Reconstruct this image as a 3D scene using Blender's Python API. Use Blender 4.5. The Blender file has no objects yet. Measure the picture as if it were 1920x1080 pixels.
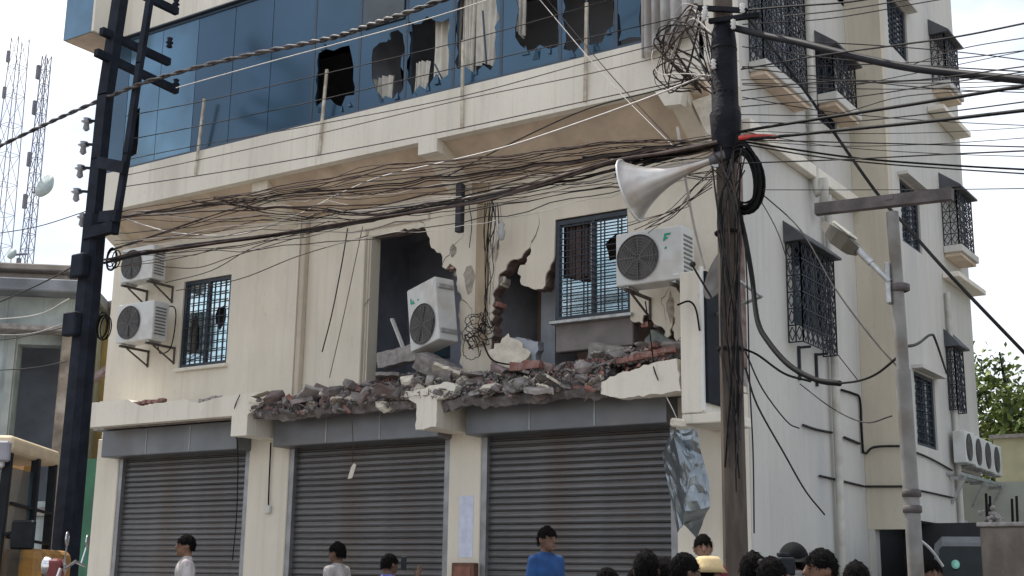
import bpy, bmesh, math, random
from mathutils import Vector, Matrix, noise
from mathutils.geometry import tessellate_polygon
random.seed(7)
rad = math.radians
S = bpy.context.scene
COL = S.collection
# ------------------------------------------------------------------ camera
FOC = 2415.41
YAW, PITCH, ROLL = 0.59470569, 0.22418754, 0.0149631
CAM = Vector((0.0, -14.0, 1.5))
fwd = Vector((-math.sin(YAW)*math.cos(PITCH), math.cos(YAW)*math.cos(PITCH), math.sin(PITCH)))
rgt0 = Vector((math.cos(YAW), math.sin(YAW), 0)); up0 = rgt0.cross(fwd)
RGT = rgt0*math.cos(ROLL) + up0*math.sin(ROLL)
UPV = -rgt0*math.sin(ROLL) + up0*math.cos(ROLL)
cd = bpy.data.cameras.new('camera'); cam = bpy.data.objects.new('camera', cd); COL.objects.link(cam)
cam.matrix_world = Matrix(((RGT.x, UPV.x, -fwd.x, CAM.x), (RGT.y, UPV.y, -fwd.y, CAM.y), (RGT.z, UPV.z, -fwd.z, CAM.z), (0, 0, 0, 1)))
cd.sensor_width = 36; cd.lens = FOC/1920*36; cd.clip_end = 2000; cd.clip_start = .05
S.camera = cam
# ------------------------------------------------------------------ sky, sun, exposure
SUN_DIR = Vector((-0.50, 0.10, 0.86)).normalized()      # towards the sun
SUN_EL = math.asin(SUN_DIR.z); SUN_AZ = math.atan2(SUN_DIR.x, SUN_DIR.y)
W = bpy.data.worlds.new('World'); S.world = W; W.use_nodes = True
nt = W.node_tree; nt.nodes.clear()
out = nt.nodes.new('ShaderNodeOutputWorld'); bg = nt.nodes.new('ShaderNodeBackground')
sky = nt.nodes.new('ShaderNodeTexSky'); sky.sky_type = 'NISHITA'; sky.sun_disc = False
sky.sun_elevation = SUN_EL; sky.sun_rotation = SUN_AZ
sky.air_density = 1.0; sky.dust_density = 3.0; sky.ozone_density = 1.0
tc = nt.nodes.new('ShaderNodeTexCoord'); mp = nt.nodes.new('ShaderNodeMapping'); mp.inputs['Scale'].default_value = (1.6, 1.6, 4.0)
nz = nt.nodes.new('ShaderNodeTexNoise'); nz.inputs['Scale'].default_value = 1.7; nz.inputs['Detail'].default_value = 6
rp = nt.nodes.new('ShaderNodeValToRGB'); rp.color_ramp.elements[0].position = .38; rp.color_ramp.elements[1].position = .62
rp.color_ramp.elements[0].color = (.06, .06, .06, 1); rp.color_ramp.elements[1].color = (1, 1, 1, 1)
mx = nt.nodes.new('ShaderNodeMixRGB'); mx.inputs[2].default_value = (8.2, 8.4, 8.6, 1)
nt.links.new(tc.outputs['Generated'], mp.inputs[0]); nt.links.new(mp.outputs[0], nz.inputs['Vector'])
nt.links.new(nz.outputs[0], rp.inputs[0]); nt.links.new(rp.outputs[0], mx.inputs[0])
nt.links.new(sky.outputs[0], mx.inputs[1]); nt.links.new(mx.outputs[0], bg.inputs[0])
bg.inputs[1].default_value = 0.12; nt.links.new(bg.outputs[0], out.inputs[0])
sd = bpy.data.lights.new('sun', 'SUN'); sun = bpy.data.objects.new('sun', sd); COL.objects.link(sun)
sd.energy = 3.2; sd.angle = rad(.8); sd.color = (1, .95, .86)
sun.rotation_euler = SUN_DIR.to_track_quat('Z', 'Y').to_euler()
S.view_settings.view_transform = 'Standard'; S.view_settings.look = 'None'
S.view_settings.exposure = 0.58; S.view_settings.gamma = 1
# ------------------------------------------------------------------ helpers
def ray(px, py):
    return (RGT*((px-960)/FOC) + UPV*((540-py)/FOC) + fwd).normalized()
def at(px, py, y):
    d = ray(px, py); return CAM + d*((y-CAM.y)/d.y)
def atx(px, py, x):
    d = ray(px, py); return CAM + d*((x-CAM.x)/d.x)
def FZ(px, py, y=0.0):
    p = at(px, py, y); return (p.x, p.z)
def SZ(px, py, x=-6.2):
    p = atx(px, py, x); return (p.y, p.z)

class MB:
    def __init__(s): s.v = []; s.f = []; s.sm = []
    def add(s, vs, fs, smooth=False):
        n = len(s.v); s.v += [tuple(v) for v in vs]
        for f in fs: s.f.append(tuple(i+n for i in f)); s.sm.append(smooth)
        return s
    def box(s, x0, x1, y0, y1, z0, z1, M=None):
        vs = [Vector((x, y, z)) for z in (z0, z1) for x, y in ((x0, y0), (x1, y0), (x1, y1), (x0, y1))]
        if M is not None: vs = [M @ v for v in vs]
        return s.add(vs, [(3, 2, 1, 0), (4, 5, 6, 7), (0, 1, 5, 4), (1, 2, 6, 5), (2, 3, 7, 6), (3, 0, 4, 7)])
    def bbox(s, x0, x1, y0, y1, z0, z1, b=.01, seg=1, M=None):
        bm = bmesh.new(); bmesh.ops.create_cube(bm, size=1)
        for v in bm.verts: v.co = Vector((x0+(v.co.x+.5)*(x1-x0), y0+(v.co.y+.5)*(y1-y0), z0+(v.co.z+.5)*(z1-z0)))
        bmesh.ops.bevel(bm, geom=bm.edges[:], offset=b, segments=seg, affect='EDGES', profile=.5)
        return s.bm(bm, M)
    def bm(s, bm, M=None, smooth=False):
        bm.verts.ensure_lookup_table(); bm.verts.index_update()
        s.add([(M @ v.co) if M is not None else v.co.copy() for v in bm.verts], [[v.index for v in f.verts] for f in bm.faces], smooth)
        bm.free(); return s
    def bar(s, a, b, w, h=None, up=Vector((0, 0, 1))):
        a = Vector(a); b = Vector(b); h = h or w; d = (b-a).normalized()
        if abs(d.dot(up)) > .95: up = Vector((0, 1, 0))
        r = d.cross(up).normalized(); u = r.cross(d)
        vs = [p+r*(i*w/2)+u*(j*h/2) for p in (a, b) for i, j in ((-1, -1), (1, -1), (1, 1), (-1, 1))]
        return s.add(vs, [(0, 1, 2, 3), (7, 6, 5, 4), (4, 5, 1, 0), (5, 6, 2, 1), (6, 7, 3, 2), (7, 4, 0, 3)])
    def tube(s, pts, r, seg=6, cap=True):
        pts = [Vector(p) for p in pts]; n = len(pts); rs = r if isinstance(r, (list, tuple)) else [r]*n
        vs = []; u = None
        for i, p in enumerate(pts):
            d = (pts[min(i+1, n-1)]-pts[max(i-1, 0)])
            if d.length < 1e-9: d = Vector((0, 0, 1))
            d.normalize()
            if u is None:
                u = d.orthogonal().normalized()
            else:
                u = u - d*u.dot(d)
                u = d.orthogonal().normalized() if u.length < 1e-6 else u.normalized()
            w = d.cross(u)
            for k in range(seg):
                a = 2*math.pi*k/seg; vs.append(p+(u*math.cos(a)+w*math.sin(a))*rs[i])
        fs = [(i*seg+k, i*seg+(k+1) % seg, (i+1)*seg+(k+1) % seg, (i+1)*seg+k) for i in range(n-1) for k in range(seg)]
        s.add(vs, fs, True)
        if cap: s.add([vs[k] for k in range(seg)], [tuple(reversed(range(seg)))]); s.add([vs[(n-1)*seg+k] for k in range(seg)], [tuple(range(seg))])
        return s
    def lathe(s, prof, M=None, seg=24, smooth=True):
        vs = []
        for r, z in prof:
            for k in range(seg):
                a = 2*math.pi*k/seg; v = Vector((r*math.cos(a), r*math.sin(a), z)); vs.append(M @ v if M is not None else v)
        n = len(prof)
        return s.add(vs, [(i*seg+k, i*seg+(k+1) % seg, (i+1)*seg+(k+1) % seg, (i+1)*seg+k) for i in range(n-1) for k in range(seg)], smooth)
    def prism(s, loops, mp, t0, t1):
        """loops of 2-D points (first outer, others holes) -> solid between depths t0 and t1, mp(u,v,t)->xyz"""
        flat = [p for l in loops for p in l]
        tris = tessellate_polygon([[Vector((p[0], p[1], 0)) for p in l] for l in loops])
        n = len(flat)
        vs = [mp(p[0], p[1], t0) for p in flat]+[mp(p[0], p[1], t1) for p in flat]
        fs = [tuple(t) for t in tris]+[tuple(i+n for i in reversed(t)) for t in tris]
        o = 0
        for l in loops:
            m = len(l)
            for i in range(m): a = o+i; b = o+(i+1) % m; fs.append((a, b, b+n, a+n))
            o += m
        return s.add(vs, fs)
    def ball(s, c, r, seg=10, M=None):
        bm = bmesh.new(); bmesh.ops.create_uvsphere(bm, u_segments=seg, v_segments=max(6, seg*2//3), radius=1)
        r = r if isinstance(r, (tuple, list, Vector)) else (r, r, r)
        for v in bm.verts: v.co = Vector((v.co.x*r[0]+c[0], v.co.y*r[1]+c[1], v.co.z*r[2]+c[2]))
        return s.bm(bm, M, True)
    def mesh(s, name):
        me = bpy.data.meshes.new(name); me.from_pydata(s.v, [], s.f)
        me.polygons.foreach_set('use_smooth', s.sm); me.validate(); me.update()
        bm = bmesh.new(); bm.from_mesh(me); bmesh.ops.recalc_face_normals(bm, faces=bm.faces[:]); bm.to_mesh(me); bm.free()
        return me
    def build(s, name, m, parent=None, label=None, cat=None, group=None, kind=None):
        me = s.mesh(name); me.materials.append(m); return link(name, me, parent, label, cat, group, kind)
def link(name, me, parent=None, label=None, cat=None, group=None, kind=None):
    o = bpy.data.objects.new(name, me); COL.objects.link(o); o.parent = parent
    return tag(o, label, cat, group, kind)
def tag(o, label=None, cat=None, group=None, kind=None):
    if label: o['label'] = label
    if cat: o['category'] = cat
    if group: o['group'] = group
    if kind: o['kind'] = kind
    return o
def empty(name, loc=(0, 0, 0), rot=(0, 0, 0), label=None, cat=None, group=None):
    o = bpy.data.objects.new(name, None); COL.objects.link(o); o.location = loc; o.rotation_euler = rot
    o.empty_display_size = .1
    return tag(o, label, cat, group)
def kids(o): return [c for c in bpy.data.objects if c.parent == o]
def copy_tree(o, parent=None, label=None):
    c = o.copy(); COL.objects.link(c); c.parent = parent
    if label: c['label'] = label
    for ch in kids(o):
        if ch is not c: copy_tree(ch, c)
    return c
FM = lambda u, v, t: (u, t, v)       # front plane: (x, z) at depth y
SM = lambda u, v, t: (t, u, v)       # side plane: (y, z) at x
def blob_(cx, cz, rx, rz, seed, n=11):
    r = random.Random(seed); return [(cx+rx*r.uniform(.6, 1.15)*math.cos(2*math.pi*i/n), cz+rz*r.uniform(.6, 1.15)*math.sin(2*math.pi*i/n)) for i in range(n)]
def rough(pts, amp=.02, step=.06, seed=0, closed=False):
    """break every segment of a 2-D polyline into an uneven line"""
    rng = random.Random(seed); res = []; n = len(pts)
    for i in range(n if closed else n-1):
        a = Vector(pts[i]); b = Vector(pts[(i+1) % n]); L = (b-a).length; k = max(1, int(L/step))
        nrm = Vector((-(b-a).y, (b-a).x))/max(L, 1e-6)
        for j in range(k):
            q = a.lerp(b, j/k)
            if j: q = q+nrm*rng.uniform(-amp, amp)
            res.append((q.x, q.y))
    if not closed: res.append(tuple(pts[-1]))
    return res
def crom(pts, n=8):
    pts = [Vector(p) for p in pts]
    if len(pts) == 2: return [pts[0].lerp(pts[1], i/n) for i in range(n+1)]
    P = [pts[0]*2-pts[1]]+pts+[pts[-1]*2-pts[-2]]; res = []
    for i in range(1, len(P)-2):
        a, b, c, d = P[i-1:i+3]
        for k in range(n):
            t = k/n
            res.append(.5*((2*b)+(c-a)*t+(2*a-5*b+4*c-d)*t*t+(3*b-a-3*c+d)*t**3))
    return res+[pts[-1]]
# ------------------------------------------------------------------ materials
MATS = {}
def mat(name, col, ro=.8, var=.12, scale=6, metal=0, bump=.0, bscale=40, col2=None, spec=.5, stain=None, sscale=1.2, stretch=(1, 1, 1), coat=0, lo=.35, hi=.65, alpha=1, trans=0, streak=None, samt=.5, tint=0):
    if name in MATS: return MATS[name]
    m = bpy.data.materials.new(name); m.use_nodes = True; n = m.node_tree; L = n.links
    b = n.nodes['Principled BSDF']; b.inputs['Roughness'].default_value = ro; b.inputs['Metallic'].default_value = metal
    b.inputs['Specular IOR Level'].default_value = spec
    if coat: b.inputs['Coat Weight'].default_value = coat
    if trans: b.inputs['Transmission Weight'].default_value = trans
    if alpha < 1: b.inputs['Alpha'].default_value = alpha
    t = n.nodes.new('ShaderNodeTexCoord'); mpn = n.nodes.new('ShaderNodeMapping'); mpn.inputs['Scale'].default_value = stretch
    L.new(t.outputs['Object'], mpn.inputs[0])
    def nse(sc, det=5):
        q = n.nodes.new('ShaderNodeTexNoise'); q.inputs['Scale'].default_value = sc; q.inputs['Detail'].default_value = det
        L.new(mpn.outputs[0], q.inputs['Vector']); return q
    c1 = tuple(max(0, c*(1-var)) for c in col); c2 = col2 or tuple(min(1, c*(1+var)) for c in col)
    r = n.nodes.new('ShaderNodeValToRGB'); r.color_ramp.elements[0].position = lo; r.color_ramp.elements[1].position = hi
    r.color_ramp.elements[0].color = (*c1, 1); r.color_ramp.elements[1].color = (*c2, 1)
    q = nse(scale); L.new(q.outputs[0], r.inputs[0]); last = r.outputs[0]
    if stain:
        r2 = n.nodes.new('ShaderNodeValToRGB'); r2.color_ramp.elements[0].position = .5; r2.color_ramp.elements[1].position = .78
        q2 = nse(sscale, 8); L.new(q2.outputs[0], r2.inputs[0])
        mm = n.nodes.new('ShaderNodeMixRGB'); mm.inputs[2].default_value = (*stain, 1)
        L.new(r2.outputs[0], mm.inputs[0]); L.new(last, mm.inputs[1]); last = mm.outputs[0]
    if streak:
        m2 = n.nodes.new('ShaderNodeMapping'); m2.inputs['Scale'].default_value = (9, 9, .30); L.new(t.outputs['Object'], m2.inputs[0])
        q4 = n.nodes.new('ShaderNodeTexNoise'); q4.inputs['Scale'].default_value = 1.0; q4.inputs['Detail'].default_value = 7; q4.inputs['Roughness'].default_value = .65; L.new(m2.outputs[0], q4.inputs['Vector'])
        r4 = n.nodes.new('ShaderNodeValToRGB'); r4.color_ramp.elements[0].position = .52; r4.color_ramp.elements[1].position = .80; r4.color_ramp.elements[1].color = (samt, samt, samt, 1); L.new(q4.outputs[0], r4.inputs[0])
        q5 = nse(22, 9); r5 = n.nodes.new('ShaderNodeValToRGB'); r5.color_ramp.elements[0].position = .60; r5.color_ramp.elements[1].position = .78; r5.color_ramp.elements[1].color = (samt*.8,)*3+(1,); L.new(q5.outputs[0], r5.inputs[0])
        ad = n.nodes.new('ShaderNodeMixRGB'); ad.blend_type = 'LIGHTEN'; ad.inputs[0].default_value = 1; L.new(r4.outputs[0], ad.inputs[1]); L.new(r5.outputs[0], ad.inputs[2])
        m4 = n.nodes.new('ShaderNodeMixRGB'); m4.inputs[2].default_value = (*streak, 1); L.new(ad.outputs[0], m4.inputs[0]); L.new(last, m4.inputs[1]); last = m4.outputs[0]
    if tint:
        oi = n.nodes.new('ShaderNodeObjectInfo'); mr = n.nodes.new('ShaderNodeMapRange'); mr.inputs['To Min'].default_value = 1-tint; mr.inputs['To Max'].default_value = 1+tint; L.new(oi.outputs['Random'], mr.inputs[0])
        mt_ = n.nodes.new('ShaderNodeMixRGB'); mt_.blend_type = 'MULTIPLY'; mt_.inputs[0].default_value = 1; L.new(last, mt_.inputs[1]); L.new(mr.outputs[0], mt_.inputs[2]); last = mt_.outputs[0]
    L.new(last, b.inputs['Base Color'])
    if bump:
        q3 = nse(bscale, 4); bp = n.nodes.new('ShaderNodeBump'); bp.inputs['Strength'].default_value = bump; bp.inputs['Distance'].default_value = .02
        L.new(q3.outputs[0], bp.inputs['Height']); L.new(bp.outputs[0], b.inputs['Normal'])
    MATS[name] = m; return m
cream = mat('cream_plaster', (.74, .685, .58), .9, .05, 2.0, bump=.18, bscale=60, stain=(.62, .56, .46), sscale=.9, stretch=(1, 1, .45), streak=(.42, .36, .28), samt=.35)
cream2 = mat('pale_plaster', (.75, .71, .62), .9, .05, 1.7, bump=.18, bscale=60, stain=(.62, .58, .50), sscale=1.3, stretch=(1, 1, .35), streak=(.40, .36, .30), samt=.45)
sidew = mat('white_side_plaster', (.55, .54, .505), .9, .05, 1.5, bump=.15, bscale=50, stain=(.43, .435, .43), sscale=1.0, stretch=(1, 1, .3), streak=(.30, .30, .29), samt=.45)
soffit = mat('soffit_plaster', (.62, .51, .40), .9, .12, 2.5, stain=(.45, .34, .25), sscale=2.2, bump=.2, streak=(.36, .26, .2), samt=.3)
rawc = mat('raw_concrete', (.30, .28, .27), .95, .25, 9, bump=.6, bscale=30)
dustg = mat('dusty_rubble', (.215, .195, .19), .95, .35, 8, bump=.8, bscale=25, tint=.35)
rawr = mat('mortar_rubble', (.25, .23, .22), .95, .3, 9, bump=.8, bscale=30, tint=.35)
mauve = mat('mauve_rubble', (.21, .16, .155), .95, .3, 8, bump=.8, bscale=25, tint=.3)
brickm = mat('brick_red', (.30, .14, .115), .95, .25, 12, bump=.5, bscale=40, stain=(.33, .27, .25), sscale=9, tint=.3)
plast = mat('broken_plaster', (.62, .57, .48), .95, .15, 9, bump=.5, bscale=30)
shutm = mat('shutter_steel', (.132, .130, .133), .42, .16, 3.5, metal=.55, bump=.08, bscale=30, stain=(.13, .105, .09), sscale=2.5, stretch=(.6, 1, 2.5), tint=.12, streak=(.13, .11, .095), samt=.45)
boxm = mat('shutter_box_steel', (.175, .185, .20), .45, .14, 1.6, metal=.5, bump=.06, stain=(.17, .15, .15), sscale=1.4)
railm = mat('guide_rail_steel', (.30, .30, .31), .45, .15, 5, metal=.6)
darkf = mat('dark_window_frame', (.025, .035, .05), .5, .2, 9)
grillm = mat('grille_paint', (.018, .022, .034), .6, .3, 12)
glassb = mat('blue_glass', (.034, .082, .135), .22, .14, .7, metal=.4, spec=.5, streak=(.05, .09, .14), samt=.3)
glassl = mat('pale_blue_glass', (.10, .19, .27), .15, .25, .9, metal=.45)
glassw = mat('film_window_glass', (.60, .70, .76), .10, .2, 2.5, metal=.9, col2=(.40, .58, .66))
glassd = mat('dark_window_glass', (.03, .05, .065), .12, .25, 3)
mull = mat('blue_mullion', (.030, .055, .09), .4, .15, 6)
inter = mat('interior_dark_paint', (.34, .37, .44), .9, .15, 3)
interbr = mat('interior_brown_paint', (.34, .24, .20), .9, .12, 3, bump=.1)
interbl = mat('interior_grey_blue', (.42, .45, .50), .9, .15, 3)
curt = mat('cream_curtain', (.66, .63, .57), .9, .1, 7)
acw = mat('ac_white_enamel', (.62, .63, .62), .45, .06, 3, stain=(.42, .39, .34), sscale=2.2)
acg = mat('ac_grille_grey', (.085, .08, .08), .6, .15, 20)
acfin = mat('ac_coil_fins', (.16, .16, .16), .6, .3, 60, metal=.3)
green = mat('green_badge', (.01, .32, .20), .5, .05, 5)
steel = mat('galvanised_steel', (.42, .43, .43), .45, .2, 12, metal=.6)
rust = mat('rusty_steel', (.16, .085, .05), .85, .4, 14, bump=.3)
blackp = mat('black_rubber', (.008, .008, .009), .7, .3, 9, spec=.15)
greyc = mat('grey_cable', (.040, .037, .038), .8, .3, 9, spec=.15)
brownc = mat('brown_dusty_cable', (.075, .055, .048), .85, .3, 9, spec=.15)
whitec = mat('white_cable', (.48, .45, .42), .6, .15, 9)
redc = mat('red_tape', (.45, .05, .04), .6, .2, 9)
polec = mat('pole_concrete', (.085, .068, .054), .9, .3, 5, bump=.4, bscale=35, stain=(.05, .04, .035), sscale=2.4, stretch=(2.5, 2.5, .5))
poled = mat('pole_black_wrap', (.010, .011, .016), .75, .35, 5, bump=.6, bscale=25, spec=.15)
poleb = mat('left_pole_dark_paint', (.014, .018, .028), .75, .3, 5, bump=.3, spec=.15)
ltpole = mat('lamp_pole_paint', (.19, .185, .175), .6, .2, 6, stain=(.11, .085, .06), sscale=4)
chan = mat('weathered_channel', (.10, .085, .085), .75, .3, 8, bump=.2)
hornm = mat('horn_aluminium', (.56, .55, .53), .35, .12, 4, metal=.65, stain=(.36, .27, .22), sscale=3)
sheetm = mat('crumpled_tin', (.24, .27, .29), .30, .2, 3, metal=.85, stain=(.20, .22, .24), sscale=2.5, bump=.3, bscale=18)
pvcg = mat('pvc_pipe', (.50, .49, .45), .6, .12, 5, stain=(.33, .30, .25), sscale=3)
brownp = mat('brown_box_paint', (.13, .06, .04), .7, .25, 8)
# ------------------------------------------------------------------ ground
g = MB(); g.add([(-900, -900, 0), (900, -900, 0), (900, 900, 0), (-900, 900, 0)], [(0, 1, 2, 3)])
g.build('ground', mat('dusty_ground', (.20, .175, .15), .95, .25, .8, bump=.3, bscale=8), kind='structure')
g = MB(); g.box(-60, 40, -12.5, -4.8, -.2, .006)
g.build('road', mat('asphalt', (.075, .072, .070), .95, .25, 2.5, bump=.4, bscale=60), kind='structure')
g = MB(); g.box(-60, -3.4, -4.65, .5, -.1, .30); g.build('pavement', mat('pavement_concrete', (.30, .28, .26), .95, .2, 2, bump=.3), kind='structure')
k = MB(); k.bbox(-60, -3.4, -4.8, -4.655, -.1, .32, .02); k.build('kerb', mat('kerb_concrete', (.33, .31, .29), .95, .2, 3, bump=.3), kind='structure')
# ================================================================== MAIN BUILDING
B = empty('commercial_building', (-12, 0, 0), label='damaged cream commercial building with blue glass upper floor and torn open first floor', cat='building')
B.location = (0, 0, 0)
XL, XR = -17.57, -6.2
ZS = 4.05        # first floor level
# ---- ground floor pillars
PILL = [(-17.76, -17.2), (-14.22, -13.40), (-10.45, -9.93), (-7.05, -6.2)]
for a, b in PILL:
    m = MB(); m.bbox(a, b, 0, .45 if b < -7 else .232, .28, 3.72, .012); m.build('pillar', cream, B)
# ---- roller shutters
PITCHZ = .084
def slat_mesh(w):
    s = MB(); vs = []; N = 3
    pr = [(.004, -.001), (-.020, .002), (-.024, .008), (-.018, .014), (-.010, .022), (-.008, .045), (-.009, .062), (-.003, .074), (.006, .079), (.006, PITCHZ+.002)]
    for j in range(N+1):
        x = w*j/N
        for (y, z) in pr: vs.append((x, y, z))
    n = len(pr); s.add(vs, [(j*n+i, (j+1)*n+i, (j+1)*n+i+1, j*n+i+1) for j in range(N) for i in range(n-1)], False)
    me = s.mesh('slat'); me.materials.append(shutm); return me
for bi, (xa, xb) in enumerate([(-17.2, -14.22), (-13.40, -10.45), (-9.93, -7.05)]):
    sh = empty('roller_shutter'); sh.parent = B
    w = xb-xa-.16; me = slat_mesh(w); rr = random.Random(bi)
    z = .30; i = 0
    while z < 3.36:
        o = link('slat', me, sh); o.location = (xa+.08, .10+rr.uniform(-.003, .003), z); o.rotation_euler = (rr.uniform(-.03, .03), rr.uniform(-.0012, .0012), rr.uniform(-.001, .001)); z += PITCHZ
    for x in (xa, xb-.09):
        m = MB(); m.box(x, x+.09, .02, .14, .30, 3.4); m.build('guide_rail', railm, sh)
    m = MB(); m.box(xa+.01, xb-.01, .2, .24, .29, 3.4); m.build('shutter_backing', inter, sh)
    # coil box above
    m = MB(); m.bbox(xa-.05 if bi else xa-.08, xb+.03, -.30, .42, 3.37, 3.80, .015, 2)
    hb = m.build('shutter_box', boxm, sh)
    for q in range(1, 3):
        m = MB(); xs = xa+(xb-xa)*q/3; m.box(xs-.012, xs+.012, -.306, -.297, 3.39, 3.78); m.build('box_seam', railm, hb)
# ground floor lintel wall behind boxes
m = MB(); m.box(-17.74, -6.22, .05, .40, 3.74, 4.0); m.build('lintel_beam', cream, B)
# ---- first floor slab (behind the broken edge) and its remaining fascia
m = MB(); m.box(-17.56, -6.21, -.28, 5, 3.82, 4.02); m.build('floor_slab', rawc, B)
YF = -.75
lb = FZ(148, 800, YF); lt = FZ(435, 783, YF)
top = rough([(-13.50, 4.06), FZ(500, 733, YF), FZ(470, 738, YF), FZ(420, 742, YF), FZ(395, 749, YF), FZ(372, 757, YF), FZ(345, 748, YF), FZ(322, 752, YF), FZ(265, 761, YF), FZ(240, 749, YF), FZ(205, 752, YF), (-17.32, 4.20)], .012, .07, 3)
left_f = [(-17.32, 3.80), (-13.86, 3.80), (-13.86, 3.50), (-13.54, 3.50), (-13.54, 3.80), (-13.40, 3.86), (-13.30, 3.98)]+top
m = MB(); m.prism([left_f], FM, YF, YF+.16); fa = m.build('slab_fascia', cream2, B)
m = MB(); m.box(-17.31, -13.52, YF+.162, -.285, 3.86, 4.02); m.build('canopy_slab', cream, B)
m = MB(); m.bbox(-13.86, -13.54, YF+.163, .0, 3.505, 3.855, .008); m.build('canopy_beam', cream2, B)
# exposed brick patches on top of the left fascia
for (u, v, n) in ((-16.2, 4.13, 7), (-14.55, 4.08, 4)):
    for i in range(n):
        bk = MB(); bk.bbox(-.055, .055, -.05, .05, -.03, .03, .008); o = bk.build('brick', brickm if u < -15 else rawc, fa)
        o.location = (u+i*.125, YF+.06, v+random.uniform(-.015, .02)); o.rotation_euler = (0, random.uniform(-.15, .15), random.uniform(-.2, .2))
mid = rough([FZ(855, 723, YF), FZ(850, 738, YF), FZ(840, 745, YF), (-10.12, 3.80), (-10.12, 3.44), (-10.45, 3.42), (-10.45, 3.76), FZ(760, 745, YF), FZ(728, 740, YF), FZ(735, 733, YF), FZ(770, 734, YF), FZ(812, 722, YF), FZ(840, 716, YF)], .012, .06, 5, True)
m = MB(); m.prism([mid], FM, YF, YF+.14); m.build('slab_fascia', cream2, B)
m = MB(); m.bbox(-10.45, -10.12, YF+.142, .0, 3.43, 3.80, .008); m.build('canopy_beam', cream, B)
rgtf = rough([FZ(1128, 716, YF), FZ(1160, 700, YF), FZ(1190, 692, YF), FZ(1225, 680, YF), FZ(1268, 672, YF), (-6.60, 3.66), (-7.4, 3.63), (-7.66, 3.70)], .014, .06, 8, True)
m = MB(); m.prism([rgtf], FM, YF, YF+.16); m.build('slab_fascia', cream2, B)
m = MB(); m.box(-7.6, -6.62, YF+.163, -.29, 3.68, 3.9); m.build('canopy_slab', cream, B)
# broken, sagging slab edge under the rubble
def broken_edge(x0, x1, seed, sag=.22):
    s = MB(); nx = int((x1-x0)/.05); ny = 14; vs = []
    for i in range(nx+1):
        x = x0+(x1-x0)*i/nx
        edge = YF+.05+.14*noise.noise(Vector((x*1.7, seed, 0)))+.05*noise.noise(Vector((x*9, seed, 0)))
        for j in range(ny+1):
            t = j/ny; y = -.1+(edge+.1)*t
            z = 4.03-sag*t**1.5+.05*noise.noise(Vector((x*4, y*5, seed)))+.03*noise.noise(Vector((x*14, y*14, seed)))
            vs.append((x, y, z))
        vs.append((x, edge+.06, vs[-1][2]-.09-.06*abs(noise.noise(Vector((x*6, 3, seed)))))); vs.append((x, -.1, 3.80))
    n = ny+3
    s.add(vs, [(i*n+j, (i+1)*n+j, (i+1)*n+j+1, i*n+j+1) for i in range(nx) for j in range(n-1)])
    s.add([vs[j] for j in range(n)], [tuple(range(n))]); s.add([vs[nx*n+j] for j in range(n)], [tuple(reversed(range(n)))])
    return s
broken_edge(-13.50, -10.47, 1).build('broken_slab_edge', dustg, B)
broken_edge(-10.10, -7.64, 4, .26).build('broken_slab_edge', dustg, B)
# ---- first floor front wall with its holes
ZT = 7.35
pl = FZ
hole_a = [(-12.02, 4.06), pl(693, 443), pl(740, 435), pl(795, 425), pl(801, 440), pl(806, 457), pl(826, 474), pl(829, 500), pl(850, 499), pl(858, 528), pl(866, 560), pl(862, 600), pl(864, 650), (-10.30, 4.06)]
ha = [hole_a[0]]+[hole_a[1]]+rough(hole_a[2:], .040, .055, 11)
hole_b = [(-9.80, 4.06), pl(922, 600), pl(926, 545), pl(934, 522), pl(950, 497), pl(970, 486), pl(985, 470), pl(996, 455), pl(996, 470), pl(988, 490), pl(972, 505), pl(977, 533), pl(1003, 543), pl(1022, 535), pl(1030, 505), pl(1039, 480)]
hb2 = [pl(1182, 600), pl(1205, 607), pl(1207, 590), pl(1222, 600), pl(1240, 612), pl(1248, 620), pl(1251, 642), pl(1262, 590), pl(1268, 640), (-6.78, 4.06)]
hb = rough(hole_b, .034, .05, 12)+[pl(1041, 412), pl(1176, 390), pl(1181, 545)]+rough(hb2, .034, .05, 13)
wl = [FZ(345, 527, -.12), FZ(433, 513, -.12), FZ(421, 678, -.12), FZ(332, 686, -.12)]
wx0, wx1, wz0, wz1 = -15.80, -14.72, 4.74, 6.16
m = MB(); m.prism([[(XL, 4.03), (-13.30, 4.03), (-13.30, ZT), (XL, ZT)], [(wx0, wz0), (wx0, wz1), (wx1, wz1), (wx1, wz0)]], FM, -.12, .2)
m.build('front_wall', cream, B)
torn = [(-13.297, 4.03), (-12.02, 4.03)]+ha[1:]+[(-10.30, 4.03), (-9.80, 4.03)]+hb[1:-1]+[(-6.78, 4.03), (XR, 4.03), (XR, ZT), (-13.297, ZT)]
m = MB(); m.prism([torn], FM, 0, .028); m.build('front_wall', cream, B)
m = MB(); m.prism([torn], FM, .029, .23); m.build('wall_core', mat('wall_core_masonry', (.17, .115, .10), .95, .35, 9, bump=.7, bscale=22, stain=(.26, .23, .21), sscale=7), B)
m = MB(); m.box(-12.05, -11.995, .0285, .235, 4.06, 6.43); m.build('door_jamb', cream, B)
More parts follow.
